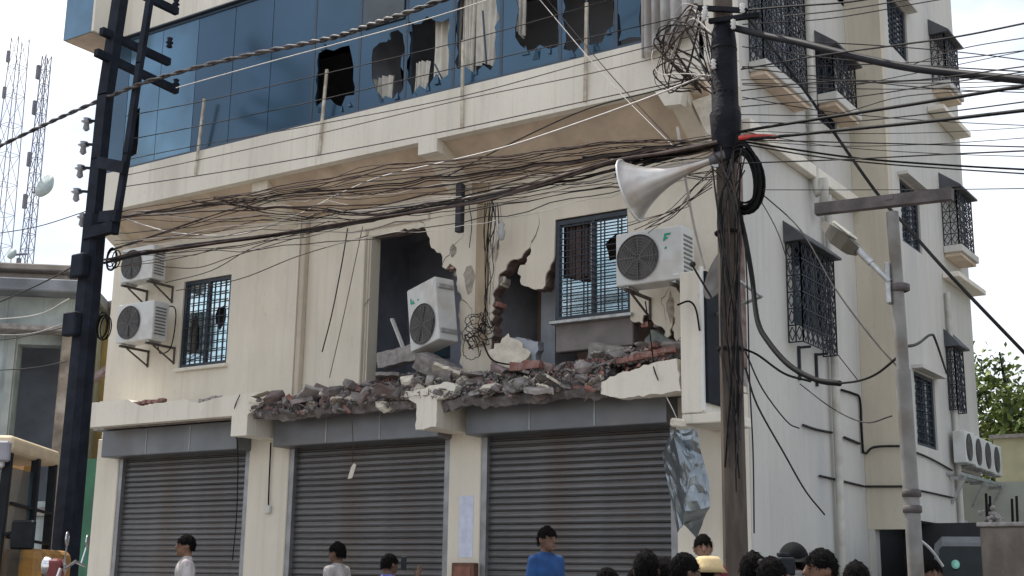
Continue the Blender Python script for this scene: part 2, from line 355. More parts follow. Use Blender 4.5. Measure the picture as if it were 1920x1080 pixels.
# peeled brick core along the torn edges of the two holes
def torn_edge(pts, seed, n):
    r = random.Random(seed)
    for i in range(n):
        t = r.random()*(len(pts)-1); a = Vector(pts[int(t)]).lerp(Vector(pts[min(int(t)+1, len(pts)-1)]), t % 1)
        bk = MB(); bk.bbox(-.06, .06, -.09, .09, -.035, .035, .008)
        o = bk.build('brick', r.choice([rawc, brickm, plast]), B); o.location = (a.x, .13, a.y); o.rotation_euler = (r.uniform(-.1, .1), r.uniform(-.1, .1), r.uniform(-.3, .3))
torn_edge([pl(866, 560), pl(858, 528), pl(850, 499), pl(829, 500), pl(826, 474)], 3, 7)
torn_edge([pl(926, 600), pl(926, 545), pl(934, 522), pl(950, 497)], 5, 6)
torn_edge([pl(1205, 607), pl(1222, 600), pl(1248, 620), pl(1262, 590), pl(1268, 640)], 6, 7)
# cracks running out from the holes, plaster scars
def crack(pts, seed, w=.007):
    pp_ = rough([pl(*q) for q in pts], .02, .05, seed); n_ = len(pp_)
    L1 = [(u, v+w*(1-i/n_)) for i, (u, v) in enumerate(pp_)]; L2 = [(u+w*.6*(1-i/n_), v-w*(1-i/n_)) for i, (u, v) in enumerate(pp_)]
    m = MB(); m.prism([L1+L2[::-1]], FM, -.003, -.0005); m.build('crack', MATS['wall_core_masonry'], B)
crack([(797, 424), (780, 405), (760, 398)], 1); crack([(829, 498), (845, 470), (870, 440)], 2); crack([(926, 545), (915, 500), (925, 450), (918, 410)], 3, .010); crack([(996, 455), (1010, 425), (1008, 395)], 4, .012); crack([(1022, 536), (1030, 520)], 5)
crack([(866, 562), (885, 580), (890, 640)], 6, .009); crack([(693, 560), (675, 590), (672, 640)], 7); crack([(1181, 545), (1195, 500), (1230, 480)], 8); crack([(1248, 600), (1240, 560), (1255, 540)], 9, .010)
for k_, (cx_, cy_, a_, b_) in enumerate(((880, 520, .10, .22), (930, 470, .07, .16), (905, 590, .12, .14), (1258, 575, .06, .20), (850, 470, .08, .10))):
    u, v = pl(cx_, cy_); m = MB(); m.prism([rough(blob_(u, v, a_, b_, k_), .012, .05, k_, True)], FM, -.0025, -.0006); m.build('plaster_scar', mat('scar_plaster', (.38, .34, .29), .95, .3, 10, bump=.8, bscale=35), B)
# pilasters and bands on the wall
m = MB(); m.bbox(-13.296, -13.20, -.10, -.002, 4.04, 6.9, .01); m.build('pilaster', mat('dull_pilaster', (.56, .49, .40), .9, .1, 3), B)
m = MB(); m.bbox(-12.28, -12.04, -.07, -.002, 4.04, 6.52, .012); m.build('pilaster', cream, B)
m = MB(); m.bbox(-12.28, -10.9, -.05, -.002, 6.525, 6.66, .01); m.build('lintel_band', cream, B)
m = MB(); m.bbox(-10.05, -9.86, -.06, -.002, 4.6, 7.2, .02); m.build('pilaster', mat('stained_pilaster', (.42, .34, .24), .9, .2, 3, stain=(.25, .19, .13), sscale=3, stretch=(2, 2, .4)), B)
# ---- interior of the torn open floor
m = MB(); m.box(XL+.05, -10.1, 1.9, 2.05, 4.03, 6.86); m.build('interior_wall', inter, B)
m = MB(); m.box(-10.1, XR-.3, 4.1, 4.2, 4.03, 7.3); m.build('interior_wall', inter, B)
m = MB(); m.box(-10.1, -9.95, .25, 4.19, 4.03, 7.3); m.build('interior_wall', interbl, B)
m = MB(); m.box(-9.9, -6.4, 1.3, 1.42, 4.03, 7.3); m.build('interior_wall', interbr, B)
m = MB(); m.box(-12.9, -12.78, .25, 4.19, 4.03, 7.3); m.build('interior_wall', inter, B)
m = MB(); m.box(-9.45, -9.22, .7, 1.25, 4.03, 7.3); m.build('interior_column', interbl, B)
m = MB(); m.box(-11.6, -11.3, 1.5, 1.89, 4.03, 6.86); m.build('interior_column', inter, B)
m = MB(); m.bbox(-12.45, -11.85, 1.84, 1.895, 4.9, 6.1, .01); m.build('cupboard_door', mat('teal_door', (.05, .10, .13), .6, .1, 4), B)
m = MB(); m.bbox(-8.80, -7.65, .04, .2, 4.42, 4.82, .012); m.build('sill_wall', mat('grey_sill_wall', (.20, .18, .175), .9, .15, 4, bump=.2), B)
# ---- windows on the front
def bars_grille(u0, u1, z0, z1, mp, t, nv, nh, w=.014):
    s = MB()
    for i in range(nv):
        u = u0+(u1-u0)*(i+.5)/nv; s.bar(mp(u, z0, t), mp(u, z1, t), w)
    for i in range(nh):
        z = z0+(z1-z0)*(i+.5)/nh; s.bar(mp(u0, z, t-.012), mp(u1, z, t-.012), w)
    return s
def window(u0, u1, z0, z1, mp, t, pane_mat, nv=7, nh=9, depth=.1, f=.06, holes=(), sash=True, frame_mat=None, sgn=1, open_bar=True):
    """t: wall face; sgn +1 means inwards is increasing t"""
    we = empty('window'); we.parent = B
    s = MB()
    for (a, b, c, d) in ((u0, u1, z1-f, z1), (u0, u1, z0, z0+f), (u0, u0+f, z0+f, z1-f), (u1-f, u1, z0+f, z1-f)):
        s.prism([[(a, c), (b, c), (b, d), (a, d)]], mp, t+sgn*.03, t+sgn*(.03+.07))
    if sash: s.prism([[((u0+u1)/2-.025, z0+f), ((u0+u1)/2+.025, z0+f), ((u0+u1)/2+.025, z1-f), ((u0+u1)/2-.025, z1-f)]], mp, t+sgn*.035, t+sgn*.09)
    s.build('frame', frame_mat or darkf, we)
    halves = [(u0+f, (u0+u1)/2-.026), ((u0+u1)/2+.026, u1-f)] if sash else [(u0+f, u1-f)]
    for i, (a, b) in enumerate(halves):
        lp = [[(a, z0+f), (b, z0+f), (b, z1-f), (a, z1-f)]]+[h for (hi, h) in holes if hi == i]
        s = MB(); s.prism(lp, mp, t+sgn*.07, t+sgn*.078); s.build('pane', pane_mat, we)
    if nv: bars_grille(u0+f, u1-f, z0+f, z1-f, mp, t+sgn*.02, nv, nh).build('grille', grillm, we)
    return we
def blob(cx, cz, rx, rz, seed, n=12):
    r = random.Random(seed); return [(cx+rx*r.uniform(.6, 1.15)*math.cos(2*math.pi*i/n), cz+rz*r.uniform(.6, 1.15)*math.sin(2*math.pi*i/n)) for i in range(n)]
w1 = window(wx0, wx1, wz0, wz1, FM, -.12, glassw, 8, 10, holes=[(0, blob(-15.55, 5.25, .15, .36, 4)), (1, blob(-14.98, 5.5, .13, .2, 5))])
m = MB(); m.bbox(wx0-.04, wx1+.04, -.18, -.02, wz0-.06, wz0-.005, .008); m.build('sill', cream2, w1)
m = MB(); m.box(wx0-.3, wx1+.3, .5, .55, wz0-.3, wz1+.3); m.build('blind', inter, w1)
a = pl(1042, 600); b = pl(1178, 390)
w2 = window(-8.80, -7.66, 4.83, 6.19, FM, 0.0, glassw, 4, 15, holes=[(0, [(-8.70, 5.42), (-8.28, 5.30), (-8.28, 6.10), (-8.70, 6.10)]), (1, blob(-7.92, 5.72, .17, .22, 9, 9))])
m = MB(); m.bbox(-8.84, -7.62, -.06, .03, 4.78, 4.825, .006); m.build('sill', steel, w2)
s = MB()
for i in range(13):
    x = -8.69+i*.033; s.box(x, x+.028, .13+.012*math.sin(i*2), .14+.012*math.sin(i*2), 5.40+.03*math.sin(i), 6.12)
s.build('blind', mat('brown_blind', (.10, .075, .075), .9, .2, 10), w2)
# ---- cantilever ledge above the first floor
YL = -.95
LX0, LX1 = -17.30, -6.2
Lpoly = [(LX0, 7.30), (-13.52, 7.30), (-13.50, 7.30), (-10.40, 7.30), (-10.40, 7.12), (-10.08, 7.12), (-10.08, 7.30), (-6.80, 7.30), (-6.74, 7.22), (-6.66, 7.08), (-6.45, 7.06), (-6.40, 7.30), (LX1, 7.34), (LX1, 7.96), (LX0, 7.96)]
m = MB(); m.prism([Lpoly], FM, YL, YL+.14); m.build('ledge_fascia', cream2, B)
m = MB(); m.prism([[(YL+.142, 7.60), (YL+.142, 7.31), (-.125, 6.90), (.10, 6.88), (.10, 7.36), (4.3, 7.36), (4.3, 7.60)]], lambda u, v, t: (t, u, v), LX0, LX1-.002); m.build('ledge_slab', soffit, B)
m = MB(); m.box(LX0, LX1-.003, YL+.143, -.5, 7.605, 7.94); m.build('ledge_upstand', cream2, B)
for x0, x1 in ((-17.28, -17.0), (-13.68, -13.36), (-10.40, -10.08), (-6.66, -6.42)):
    m = MB(); m.prism([[(YL+.145, 7.30), (YL+.145, 7.14), (-.125, 6.72), (-.125, 6.92)]], lambda u, v, t: (t, u, v), x0, x1); m.build('ledge_beam', cream, B)
m = MB(); m.prism([[at(1298, 190, -.7).xz[:], at(1335, 178, -.7).xz[:], at(1337, 258, -.7).xz[:], at(1325, 248, -.7).xz[:]]], FM, -.72, -.45); m.build('broken_bracket', plast, B)
# ---- glass storey
GY = -.90; GZ0, GZ1 = 7.965, 10.30
mx_ = [-17.28, -16.62, -15.84, -15.0, -14.17, -13.34, -12.46, -11.57, -10.71, -9.88, -9.09, -8.17, -7.35, -6.96]
gp = lambda px, py: FZ(px, py, GY)
H = {6: [gp(593, 200), gp(592, 150), gp(597, 100), gp(612, 92), gp(640, 88), gp(655, 85), gp(660, 108), gp(663, 125), gp(662, 150), gp(664, 178), gp(648, 180), gp(640, 200), gp(620, 186)],
     7: [gp(697, 130), gp(699, 92), gp(712, 80), gp(726, 78), gp(733, 60), gp(746, 56), gp(755, 64), gp(755, 168), gp(742, 186), gp(722, 180), gp(712, 190), gp(704, 165)],
     8: [gp(761, 60), gp(766, 40), gp(790, 44), gp(800, 30), gp(818, 40), gp(842, 34), gp(843, 100), gp(840, 140), gp(826, 150), gp(818, 138), gp(800, 168), gp(786, 160), gp(772, 182), gp(762, 150)],
     9: [gp(856, 40), gp(858, 5), gp(872, -20), gp(900, -45), gp(928, -60), gp(932, 20), gp(930, 110), gp(920, 132), gp(906, 122), gp(890, 138), gp(872, 124), gp(858, 130)],
     10: [gp(966, 70), gp(968, 0), (-8.98, 10.1), (-8.24, 10.1), gp(1045, 0), gp(1045, 88), gp(1030, 92), gp(1012, 84), gp(998, 96), gp(985, 92), gp(975, 84)],
     11: [gp(1056, 92), gp(1056, 0), (-8.12, 10.15), (-7.40, 10.1), gp(1150, 0), gp(1150, 48), gp(1138, 60), gp(1128, 80), gp(1108, 84), gp(1090, 80), gp(1078, 98)],
     12: [gp(1158, 78), gp(1158, 0), (-7.32, 10.1), (-7.0, 10.1), gp(1202, 0), gp(1202, 70), gp(1180, 70)]}
for i in range(len(mx_)-1):
    x0, x1 = mx_[i]+(.006 if i < 6 else .025), mx_[i+1]-(.006 if i < 5 else .025)
    lp = [[(x0, GZ0+.05), (x1, GZ0+.05), (x1, GZ1-.04), (x0, GZ1-.04)]]
    if i in H:
        h = [(min(max(u, x0+.01), x1-.01), max(v, GZ0+.07)) for (u, v) in H[i]]
        lp.append(rough(h, .045, .11, i+20, True))
    elif i == 1:
        lp.append([(x0+.1, 8.15), (x0+.36, 8.2), (x0+.33, 9.0), (x0+.12, 8.95)])
    s = MB(); s.prism(lp, FM, GY, GY+.012); s.build('glass_panel', glassl if i in (1, 2) else glassb, B)
for i, x in enumerate(mx_):
    s = MB(); s.box(x-(.012 if i < 6 else .023), x+(.012 if i < 6 else .023), GY+(.014 if i < 6 else -.005), GY+.09, GZ0+.045, GZ1-.042); s.build('mullion', mull if i < 6 or i > 8 else mull, B)
s = MB(); s.box(mx_[0]-.02, mx_[-1]+.02, GY-.02, GY+.1, GZ0, GZ0+.042); s.build('bottom_rail', mull, B)
s = MB(); s.box(mx_[0]-.02, mx_[-1]+.02, GY-.02, GY+.1, GZ1-.04, GZ1); s.build('top_rail', mull, B)
s = MB(); s.bbox(-11.5, -10.75, GY-.03, GY-.008, 9.22, 10.1, .006); s.build('open_vent', glassd, B)
# room behind the glass
s = MB(); s.box(LX0, XR-.3, 1.5, 1.65, 7.62, 10.32); s.build('interior_wall', mat('office_wall_paint', (.30, .32, .36), .9, .1, 2), B)
s = MB(); s.box(LX0, XR-.3, -.49, 1.7, 10.33, 10.5); s.build('ceiling', inter, B)
for x in (LX0+.02, -11.7, -6.6):
    s = MB(); s.box(x, x+.1, GY+.11, 1.49, 7.95, 10.32); s.build('interior_wall', inter, B)
def curtain(x0, x1, z0, z1, y, seed, gather=0):
    s = MB(); n = 36; k = 8; vs = []; r = random.Random(seed); ph = r.random()*6
    for j in range(k+1):
        t = j/k
        for i in range(n+1):
            u = i/n; c = (x0+x1)/2; x = c+(x0+(x1-x0)*u-c)*(1-gather*t)
            vs.append((x, y+.035*math.sin(u*26+ph+t*.8)+.02*math.sin(u*9+t*3), z1+(z0-z1)*t+.05*math.sin(u*5+ph)*t))
    s.add(vs, [(j*(n+1)+i, j*(n+1)+i+1, (j+1)*(n+1)+i+1, (j+1)*(n+1)+i) for j in range(k) for i in range(n)], True)
    return s.build('curtain', curt, B)
curtain(-10.42, -9.92, 8.12, 9.45, GY+.22, 1, .1); curtain(-9.78, -9.22, 8.3, 10.0, GY+.22, 2, .35)
curtain(-10.70, -10.45, 8.05, 8.6, GY+.2, 3, .1); curtain(-11.5, -11.1, 8.05, 8.55, GY+.25, 5, 0); curtain(-9.18, -9.05, 8.2, 10.0, GY+.2, 6, 0)
curtain(-16.5, -16.25, 8.1, 9.0, GY+.2, 4, 0)
curtain(-9.86, -9.62, 8.15, 10.2, GY+.16, 7, .2); curtain(-8.98, -8.80, 8.6, 10.2, GY+.18, 8, .3); curtain(-10.05, -9.9, 8.1, 9.3, GY+.1, 9, .2); curtain(-7.5, -7.38, 8.3, 10.2, GY+.2, 10, .3)
# hanging shards and bent glazing bars at the broken panes
rs_ = random.Random(44)
for (px, py) in ((600, 205), (640, 205), (655, 195), (715, 185), (745, 180), (780, 180), (800, 165), (985, 95), (1005, 104), (1030, 96), (1075, 100), (1120, 88), (1140, 60), (730, 70), (768, 52), (606, 88), (890, 135), (820, 150)):
    u, v = FZ(px, py, GY-.015); q = rs_.uniform(.05, .11)
    s = MB(); s.prism([[(u-q*rs_.uniform(.3, .8), v-q*.5), (u+q*rs_.uniform(.3, .8), v-q*.6), (u+q*rs_.uniform(-.5, .5), v+q*rs_.uniform(.5, 1.2))]], lambda a_, b_, t, v=v, k_=rs_.uniform(-.3, .3): (a_, t+(b_-v)*k_, b_), GY-.02, GY-.012); s.build('glass_shard', glassb, B)
for (a_, b_) in (((772, 60), (768, 175)), ((815, 120), (838, 165)), ((1100, 0), (1106, 82)), ((905, 20), (912, 120))):
    s = MB(); s.bar(at(*a_, GY+.05), at(*b_, GY+.08), .02); s.build('bent_bar', mull, B)
# ---- band above the glass and the bay at the far left
s = MB(); s.box(-16.85, -6.2, YL, 4.3, GZ1+.03, 11.6); s.build('upper_band', cream2, B)
s = MB(); s.box(-16.86, -6.2, YL-.03, YL+.05, GZ1+.005, GZ1+.028); s.build('drip_line', darkf, B)
s = MB(); s.prism([[(-1.5, 10.27), (-.9, 10.27), (-.9, 13), (-1.5, 13)]], SM, -16.93, -16.87); s.build('bay_side', cream2, B)
s = MB(); s.box(-17.65, -16.935, -1.5, -1.47, 10.27, 13); s.build('glass_panel', glassl, B)
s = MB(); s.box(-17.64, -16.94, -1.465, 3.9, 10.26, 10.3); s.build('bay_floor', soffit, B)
s = MB(); s.box(-17.65, -17.6, -1.465, 3.9, 10.31, 13); s.build('bay_side', cream2, B)
s = MB(); s.box(-16.0, -6.2, -.5, 4.3, 11.6, 13.4); s.build('upper_storey_wall', cream2, B)
# ---- left end wall
s = MB(); s.box(XL, XL+.2, .2, 4.2, .3, 13.0); s.build('end_wall', cream, B)
s = MB(); s.box(XL+.2, XR-.25, 8.4, 8.6, .3, 13.4); s.build('rear_wall', sidew, B)
s = MB(); s.box(XL, -5.7, .3, 8.5, 13.42, 13.6); s.build('roof_slab', rawc, B)
# ---- side wall A (x = -6.2), wall B (faces the street), wall C (x = -5.65)
YB = 4.3; XC = -5.65; YE = 8.6
aw = (SZ(1480, 480)[0], SZ(1552, 560)[0], 4.75, 6.0)
def rect(u0, u1, z0, z1): return [(u0, z0), (u0, z1), (u1, z1), (u1, z0)]
sA = [rect(.62, 2.15, 8.25, 10.3), rect(2.95, 3.75, 8.05, 9.3), rect(1.75, 2.95, 4.85, 6.1)]
m = MB(); m.prism([[(.235, .28), (YB, .28), (YB, 13.4), (.235, 13.4)]]+sA, SM, XR, XR-.22); m.build('side_wall', sidew, B)
for (u0, z0, u1, z1) in ((.62, 8.25, 2.15, 10.3), (2.95, 8.05, 3.75, 9.3), (1.75, 4.85, 2.95, 6.1)):
    window(u0, u1, z0, z1, SM, XR, glassd, 0, 0, sgn=-1, f=.05)
door = [(-6.12, .28), (-6.12, 2.30), (-5.64, 2.30), (-5.64, .28)]
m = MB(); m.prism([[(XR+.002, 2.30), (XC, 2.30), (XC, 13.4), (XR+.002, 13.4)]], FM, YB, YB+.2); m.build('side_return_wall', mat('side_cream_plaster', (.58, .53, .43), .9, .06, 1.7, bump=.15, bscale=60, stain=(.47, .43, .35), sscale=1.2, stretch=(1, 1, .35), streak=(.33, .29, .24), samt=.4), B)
m = MB(); m.prism([[(XR+.002, .28), (-6.10, .28), (-6.10, 2.298), (XR+.002, 2.298)]], FM, YB, YB+.2); m.build('door_jamb', sidew, B)
m = MB(); m.box(-6.14, -4.6, 5.6, 5.7, .2, 2.44); m.build('carport_shade_panel', mat('carport_shade_black', (.02, .022, .025), .6, .2, 5), B)  # added back panel, its near-black colour stands in for the carport's shade
m = MB(); m.box(-6.16, -6.10, 4.52, 5.59, .2, 2.44); m.build('carport_wall', MATS['carport_shade_black'], B)  # same near-black here, carport shade put into the wall colour
C = XC
def cy(px, py): return SZ(px, py, C)
z1, z2 = 2.45, 3.35
cw = []
for (pa, pb) in (((1665, -20), (1700, 122)), ((1690, 330), (1725, 480)), ((1717, 690), (1755, 850))):
    u0 = cy(pa[0], (pa[1]+pb[1])/2)[0]; u1 = cy(pb[0], (pa[1]+pb[1])/2)[0]; zt = cy(pa[0], pa[1])[1]; zb = cy(pb[0], pb[1])[1]
    cw.append((u0, u1, zb+.05, zt-.05))
m = MB(); m.prism([[(YB+.2, z1), (7.05, z1), (7.05, z2), (YE, z2), (YE, 13.4), (YB+.2, 13.4)]]+[rect(u0, u1, a_, b_) for (u0, u1, a_, b_) in cw], SM, C, C-.2); m.build('side_wall', sidew, B)
for (u0, u1, a_, b_) in cw:
    w = window(u0, u1, a_, b_, SM, C, glassd, 5, 9, sgn=-1, f=.05)
    s = MB(); s.prism([rect(u0-.08, u1+.12, b_+.02, b_+.07)], SM, C+.002, C+.16); s.build('sunshade', sidew, w)
m = MB(); m.box(-6.0, C-.21, YE-.2, YE, z2, 13.4); m.build('side_rear_wall', sidew, B)
m = MB(); m.box(-6.15, C-.205, YB+.21, 8.3, 2.46, 2.6); m.build('carport_ceiling', inter, B)
# string course on A
m = MB(); m.bbox(.24, 4.29, 0, .12, 7.02, 7.20, .01, M=Matrix(((0, 1, 0, XR+.002), (1, 0, 0, 0), (0, 0, 1, 0), (0, 0, 0, 1)))); m.build('string_course', cream2, B)
# box grilles (projecting window cages)
def cage(u0, u1, z0, z1, x, dp, canopy=.12, sill=.12, drop=0, legs=False):
    ce = empty('window_cage'); ce.parent = B
    s = MB()
    def lattice(P, Q, R_, S_):   # quad corners bl, br, tr, tl -> scrolling bar pattern
        P, Q, R_, S_ = map(Vector, (P, Q, R_, S_)); nu = max(2, int((Q-P).length/.16)); nv = max(3, int((S_-P).length/.19))
        for i in range(nu+1):
            t = i/nu; s.bar(P.lerp(Q, t), S_.lerp(R_, t), .016)
        for j in range(nv+1):
            t = j/nv; s.bar(P.lerp(S_, t), Q.lerp(R_, t), .016)
        for i in range(nu):
            for j in range(nv):
                c = [P.lerp(Q, (i+a_)/nu).lerp(S_.lerp(R_, (i+a_)/nu), (j+b_)/nv) for a_, b_ in ((.5, .1), (.9, .5), (.5, .9), (.1, .5))]
                for q in range(4): s.bar(c[q], c[(q+1) % 4], .011)
    xo = x+dp
    lattice((x+.01, u0, z0), (xo, u0, z0), (xo, u0, z1), (x+.01, u0, z1))
    lattice((xo, u0, z0), (xo, u1, z0), (xo, u1, z1), (xo, u0, z1))
    lattice((xo, u1, z0), (x+.01, u1, z0), (x+.01, u1, z1), (xo, u1, z1))
    s.build('grille', grillm, ce)
    if canopy:
        s = MB(); s.prism([[(x+.003, z1+.30), (xo+.1, z1+.04), (xo+.1, z1+.01), (x+.003, z1+.01)]], lambda u, v, t: (u, t, v), u0-.06, u1+.06); s.build('canopy', mat('grey_tin_canopy', (.07, .075, .085), .7, .25, 5), ce)
    if sill:
        s = MB(); s.bbox(x+.003, xo+.06, u0-.05, u1+.05, z0-.01-sill, z0-.01, .01); s.build('sill_slab', sidew, ce)
        s = MB(); s.box(x+.005, xo+.02, u0, u1, z0-.03-sill-.04, z0-.012-sill); s.build('sill_soffit', soffit, ce)
    if legs:
        for t in (.25, .75):
            u = u0+(u1-u0)*t; s = MB(); s.bar((x+.02, u, z0-.45), (x+.02, u, z0), .035); s.bar((x+.02, u, z0-.02), (xo-.02, u, z0-.02), .03); s.build('bracket', grillm, ce)
    return ce
def cage_px(pw, pc, pe, yb, yt, x, **kw):
    # wall edge, near outer corner and far outer corner columns; bottom and top rows at the near corner
    u0 = SZ(pw, (yb+yt)/2, x)[0]; xo = at(pc, (yb+yt)/2, u0).x; u1 = SZ(pe, (yb+yt)/2+30, xo)[0]
    return cage(u0, u1, at(pc, yb, u0).z, at(pc, yt, u0).z, x, xo-x, **kw)
cage_px(1402, 1428, 1508, 112, -120, XR, sill=.13)
cage_px(1532, 1562, 1604, 172, 88, XR, sill=.14)
cage_px(1475, 1503, 1566, 640, 452, XR, sill=0, legs=True)
cage_px(1745, 1772, 1797, 150, 62, C, sill=.12)
cage_px(1766, 1795, 1824, 458, 352, C, sill=.12)
cage_px(1776, 1792, 1810, 768, 650, C, sill=0)
for (pa, pb) in (((1738, 205), (1785, 262)), ((1766, 517), (1812, 550))):
    u0, za = cy(*pa); u1, zb = cy(*pb)
    s = MB(); s.bbox(C+.003, C+.28, u0, u1+.2, za-.04, za+.05, .01); s.build('sunshade', cream2, B)
# drain pipes
for (pts, r) in (([SZ(1563, 500, XR+.09), SZ(1568, 760, XR+.09), (SZ(1573, 1040, XR+.09)[0], .3)], .055),):
    s = MB(); s.tube([(XR+.09, pts[1][0], 6.9), (XR+.09, pts[1][0], .3)], r, 10); s.build('drain_pipe', pvcg, B)
ud = SZ(1522, 200, XR+.08)[0]
s = MB(); s.tube(crom([(XR+.08, ud, 13), (XR+.08, ud, 7.3), (XR+.2, ud+.02, 7.0), (XR+.2, ud+.02, 6.75), (XR+.09, ud+.1, 6.5)]), .055, 10); s.build('drain_pipe', pvcg, B)
uc = cy(1791, 900)[0]
s = MB(); s.tube([(C+.06, uc, 6.2), (C+.06, uc, z1)], .045, 8); s.build('drain_pipe', pvcg, B)
# wall conduits on the side
def on_side(pts, x, r, name, m, par=B):
    s = MB(); s.tube(crom([(x, *SZ(p[0], p[1], x)) for p in pts], 4), r, 5); return s.build(name, m, par)
on_side([(1537, 892), (1580, 902), (1621, 912)], XR+.03, .017, 'conduit', greyc)
s = MB(); s.tube([at(1622, 912, YB-.03), at(1700, 912, YB-.03)], .017, 5); s.build('conduit', greyc, B)
on_side([(1712, 917), (1750, 925), (1786, 933)], C+.03, .016, 'conduit', greyc)
on_side([(1583, 820), (1612, 832)], XR+.03, .02, 'conduit', greyc)
s = MB(); s.tube(crom([at(1612, 830, YB-.05), at(1622, 850, YB-.05), at(1640, 838, YB-.05), at(1700, 836, YB-.05)]), .018, 5); s.build('conduit', greyc, B)
on_side([(1712, 846), (1745, 860), (1785, 882)], C+.03, .016, 'conduit', greyc)
on_side([(1506, 797), (1530, 805), (1560, 811)], XR+.03, .018, 'conduit', greyc)
on_side([(1578, 731), (1600, 738), (1612, 748), (1615, 800), (1618, 850)], XR+.03, .018, 'conduit', blackp)
# corner fin at the front right with the dark sign board on its flank
m = MB(); m.bbox(-6.60, -6.33, YF, -.001, 3.40, 5.06, .012); m.build('corner_fin', cream2, B)
m = MB(); m.box(-6.328, -6.30, YF-.03, YF+.02, 3.42, 5.10); m.build('sign_edge_trim', mat('white_trim', (.72, .72, .70), .5, .05, 4), B)
m = MB(); m.bbox(-6.327, -6.27, YF+.025, -.02, 3.52, 5.05, .006); m.build('sign_panel', mat('dark_sign_panel', (.010, .013, .02), .7, .3, 3, spec=.2), B)
m = MB(); m.bbox(-6.60, -6.05, YF+.01, -.01, 3.28, 3.395, .01); m.build('fin_foot', cream2, B)
# corrugated pale sheet roll at the right end of the glass
s = MB(); vs = []; n = 60
for j in range(2):
    for i in range(n+1):
        t = i/n; x = -6.93+.80*t; y = GY-.12+.055*math.sin(t*2*math.pi*6)-.12*math.sin(t*math.pi)
        vs.append((x, y, (7.72+.18*t) if j == 0 else 10.3))
s.add(vs, [(i, i+1, n+2+i, n+1+i) for i in range(n)], True)
o = s.build('corrugated_sheet', mat('pale_corrugated', (.60, .60, .61), .6, .12, 4, stain=(.40, .38, .36), sscale=3), B)
md = o.modifiers.new('s', 'SOLIDIFY'); md.thickness = .008
# upper front wall right of the glass
m = MB(); m.box(-6.94, -6.2, -.80, .23, 7.965, 10.32); m.build('front_wall', cream2, B)
m = MB(); m.bbox(-6.62, -6.42, -.83, -.79, 8.15, 8.75, .005); m.build('vent_window', glassd, B)
m = MB(); m.box(-6.22, XR, -.94, .23, 7.605, 7.955); m.build('ledge_return', cream2, B)
# pillar fittings
p = at(503, 955, -.03); m = MB(); m.bbox(p.x-.05, p.x+.05, -.06, -.002, p.z-.06, p.z+.06, .01); m.build('switch_box', mat('white_plastic', (.6, .6, .58), .5, .1, 5), B)
m = MB(); m.tube([at(508, 830, -.03), at(505, 895, -.03), at(503, 950, -.03)], .012, 5); m.build('switch_cable', blackp, B)
a = at(862, 930, -.005); b = at(888, 1045, -.005)
m = MB(); m.box(a.x, b.x-.02, -.006, -.002, b.z, a.z); m.build('paper_notice', mat('bluish_paper', (.60, .64, .76), .8, .1, 9), B)
a = at(848, 1055, -.1); m = MB(); m.bbox(a.x, a.x+.36, -.12, -.002, a.z-.5, a.z, .01); mb_ = m.build('meter_box', brownp, B)
m = MB(); m.bbox(a.x+.05, a.x+.31, -.128, -.121, a.z-.45, a.z-.05, .003); m.build('meter_box_door', mat('red_brown_door', (.22, .09, .06), .6, .2, 8), mb_)
# ================================================================== AIR CONDITIONERS
def ac_proto(badge):
    e = empty('air_conditioner')
    c = MB(); c.bbox(-.45, .45, -.33, 0, .03, .69, .018, 2); c.build('casing', acw, e)
    f = MB(); f.lathe([(.0, 0), (.265, 0), (.28, .006), (.285, .02)], Matrix.Translation((-.14, -.331, .36)) @ Matrix.Rotation(rad(90), 4, 'X'), 36); fg = f.build('fan_recess', acg, e)
    r = MB()
    for q in range(1, 8):
        R_ = .035*q; M = Matrix.Translation((-.14, -.352, .36)) @ Matrix.Rotation(rad(90), 4, 'X')
        r.tube([M @ Vector((R_*math.cos(k*math.pi/16), R_*math.sin(k*math.pi/16), 0)) for k in range(33)], .003, 4, False)
    for k in range(8):
        a = k*math.pi/4; r.bar((-.14+.03*math.cos(a), -.351, .36+.03*math.sin(a)), (-.14+.27*math.cos(a), -.351, .36+.27*math.sin(a)), .006)
    r.build('guard_rings', mat('ac_guard_grey', (.16, .155, .15), .6, .1, 9), fg)
    b = MB()
    for k in range(3):
        a = k*2.094; b.prism([[(-.14+.05*math.cos(a-.4), .36+.05*math.sin(a-.4)), (-.14+.25*math.cos(a-.3), .36+.25*math.sin(a-.3)), (-.14+.25*math.cos(a+.6), .36+.25*math.sin(a+.6)), (-.14+.05*math.cos(a+.6), .36+.05*math.sin(a+.6))]], FM, -.346, -.342)
    b.build('fan_blade', mat('ac_blade', (.05, .05, .05), .5, .1, 5), fg)
    v = MB()
    for k in range(9): v.box(.452, .456, -.29, -.06, .12+k*.055, .145+k*.055)
    v.build('side_louvre', acfin, e)
    if badge:
        g_ = MB(); g_.prism([[(.20, .52), (.22, .61), (.31, .61), (.29, .585), (.245, .585), (.24, .56), (.27, .56), (.26, .54), (.235, .54), (.225, .52)]], FM, -.336, -.3315)
        g_.prism([[(.22, .42), (.225, .445), (.25, .445), (.245, .42)]], FM, -.336, -.3315); g_.build('badge', green, e)
        g_ = MB(); g_.box(.33, .41, -.335, -.3315, .08, .10); g_.build('rating_label', mat('white_label', (.75, .75, .75), .5, .02, 5), e)
    for x in (-.32, .32):
        t = MB(); t.bbox(x-.03, x+.03, -.30, -.03, 0, .028, .004); t.build('foot', steel, e)
    return e
AC = ac_proto(True); AC2 = ac_proto(False)
used = {}
def ac(proto, loc, rot, label, group=None, sc=1):
    k_ = id(proto)
    o = proto if k_ not in used else copy_tree(proto)
    used[k_] = 1
    o.location = loc; o.rotation_euler = rot; o.scale = (sc,)*3
    tag(o, label, 'air conditioner', group); return o
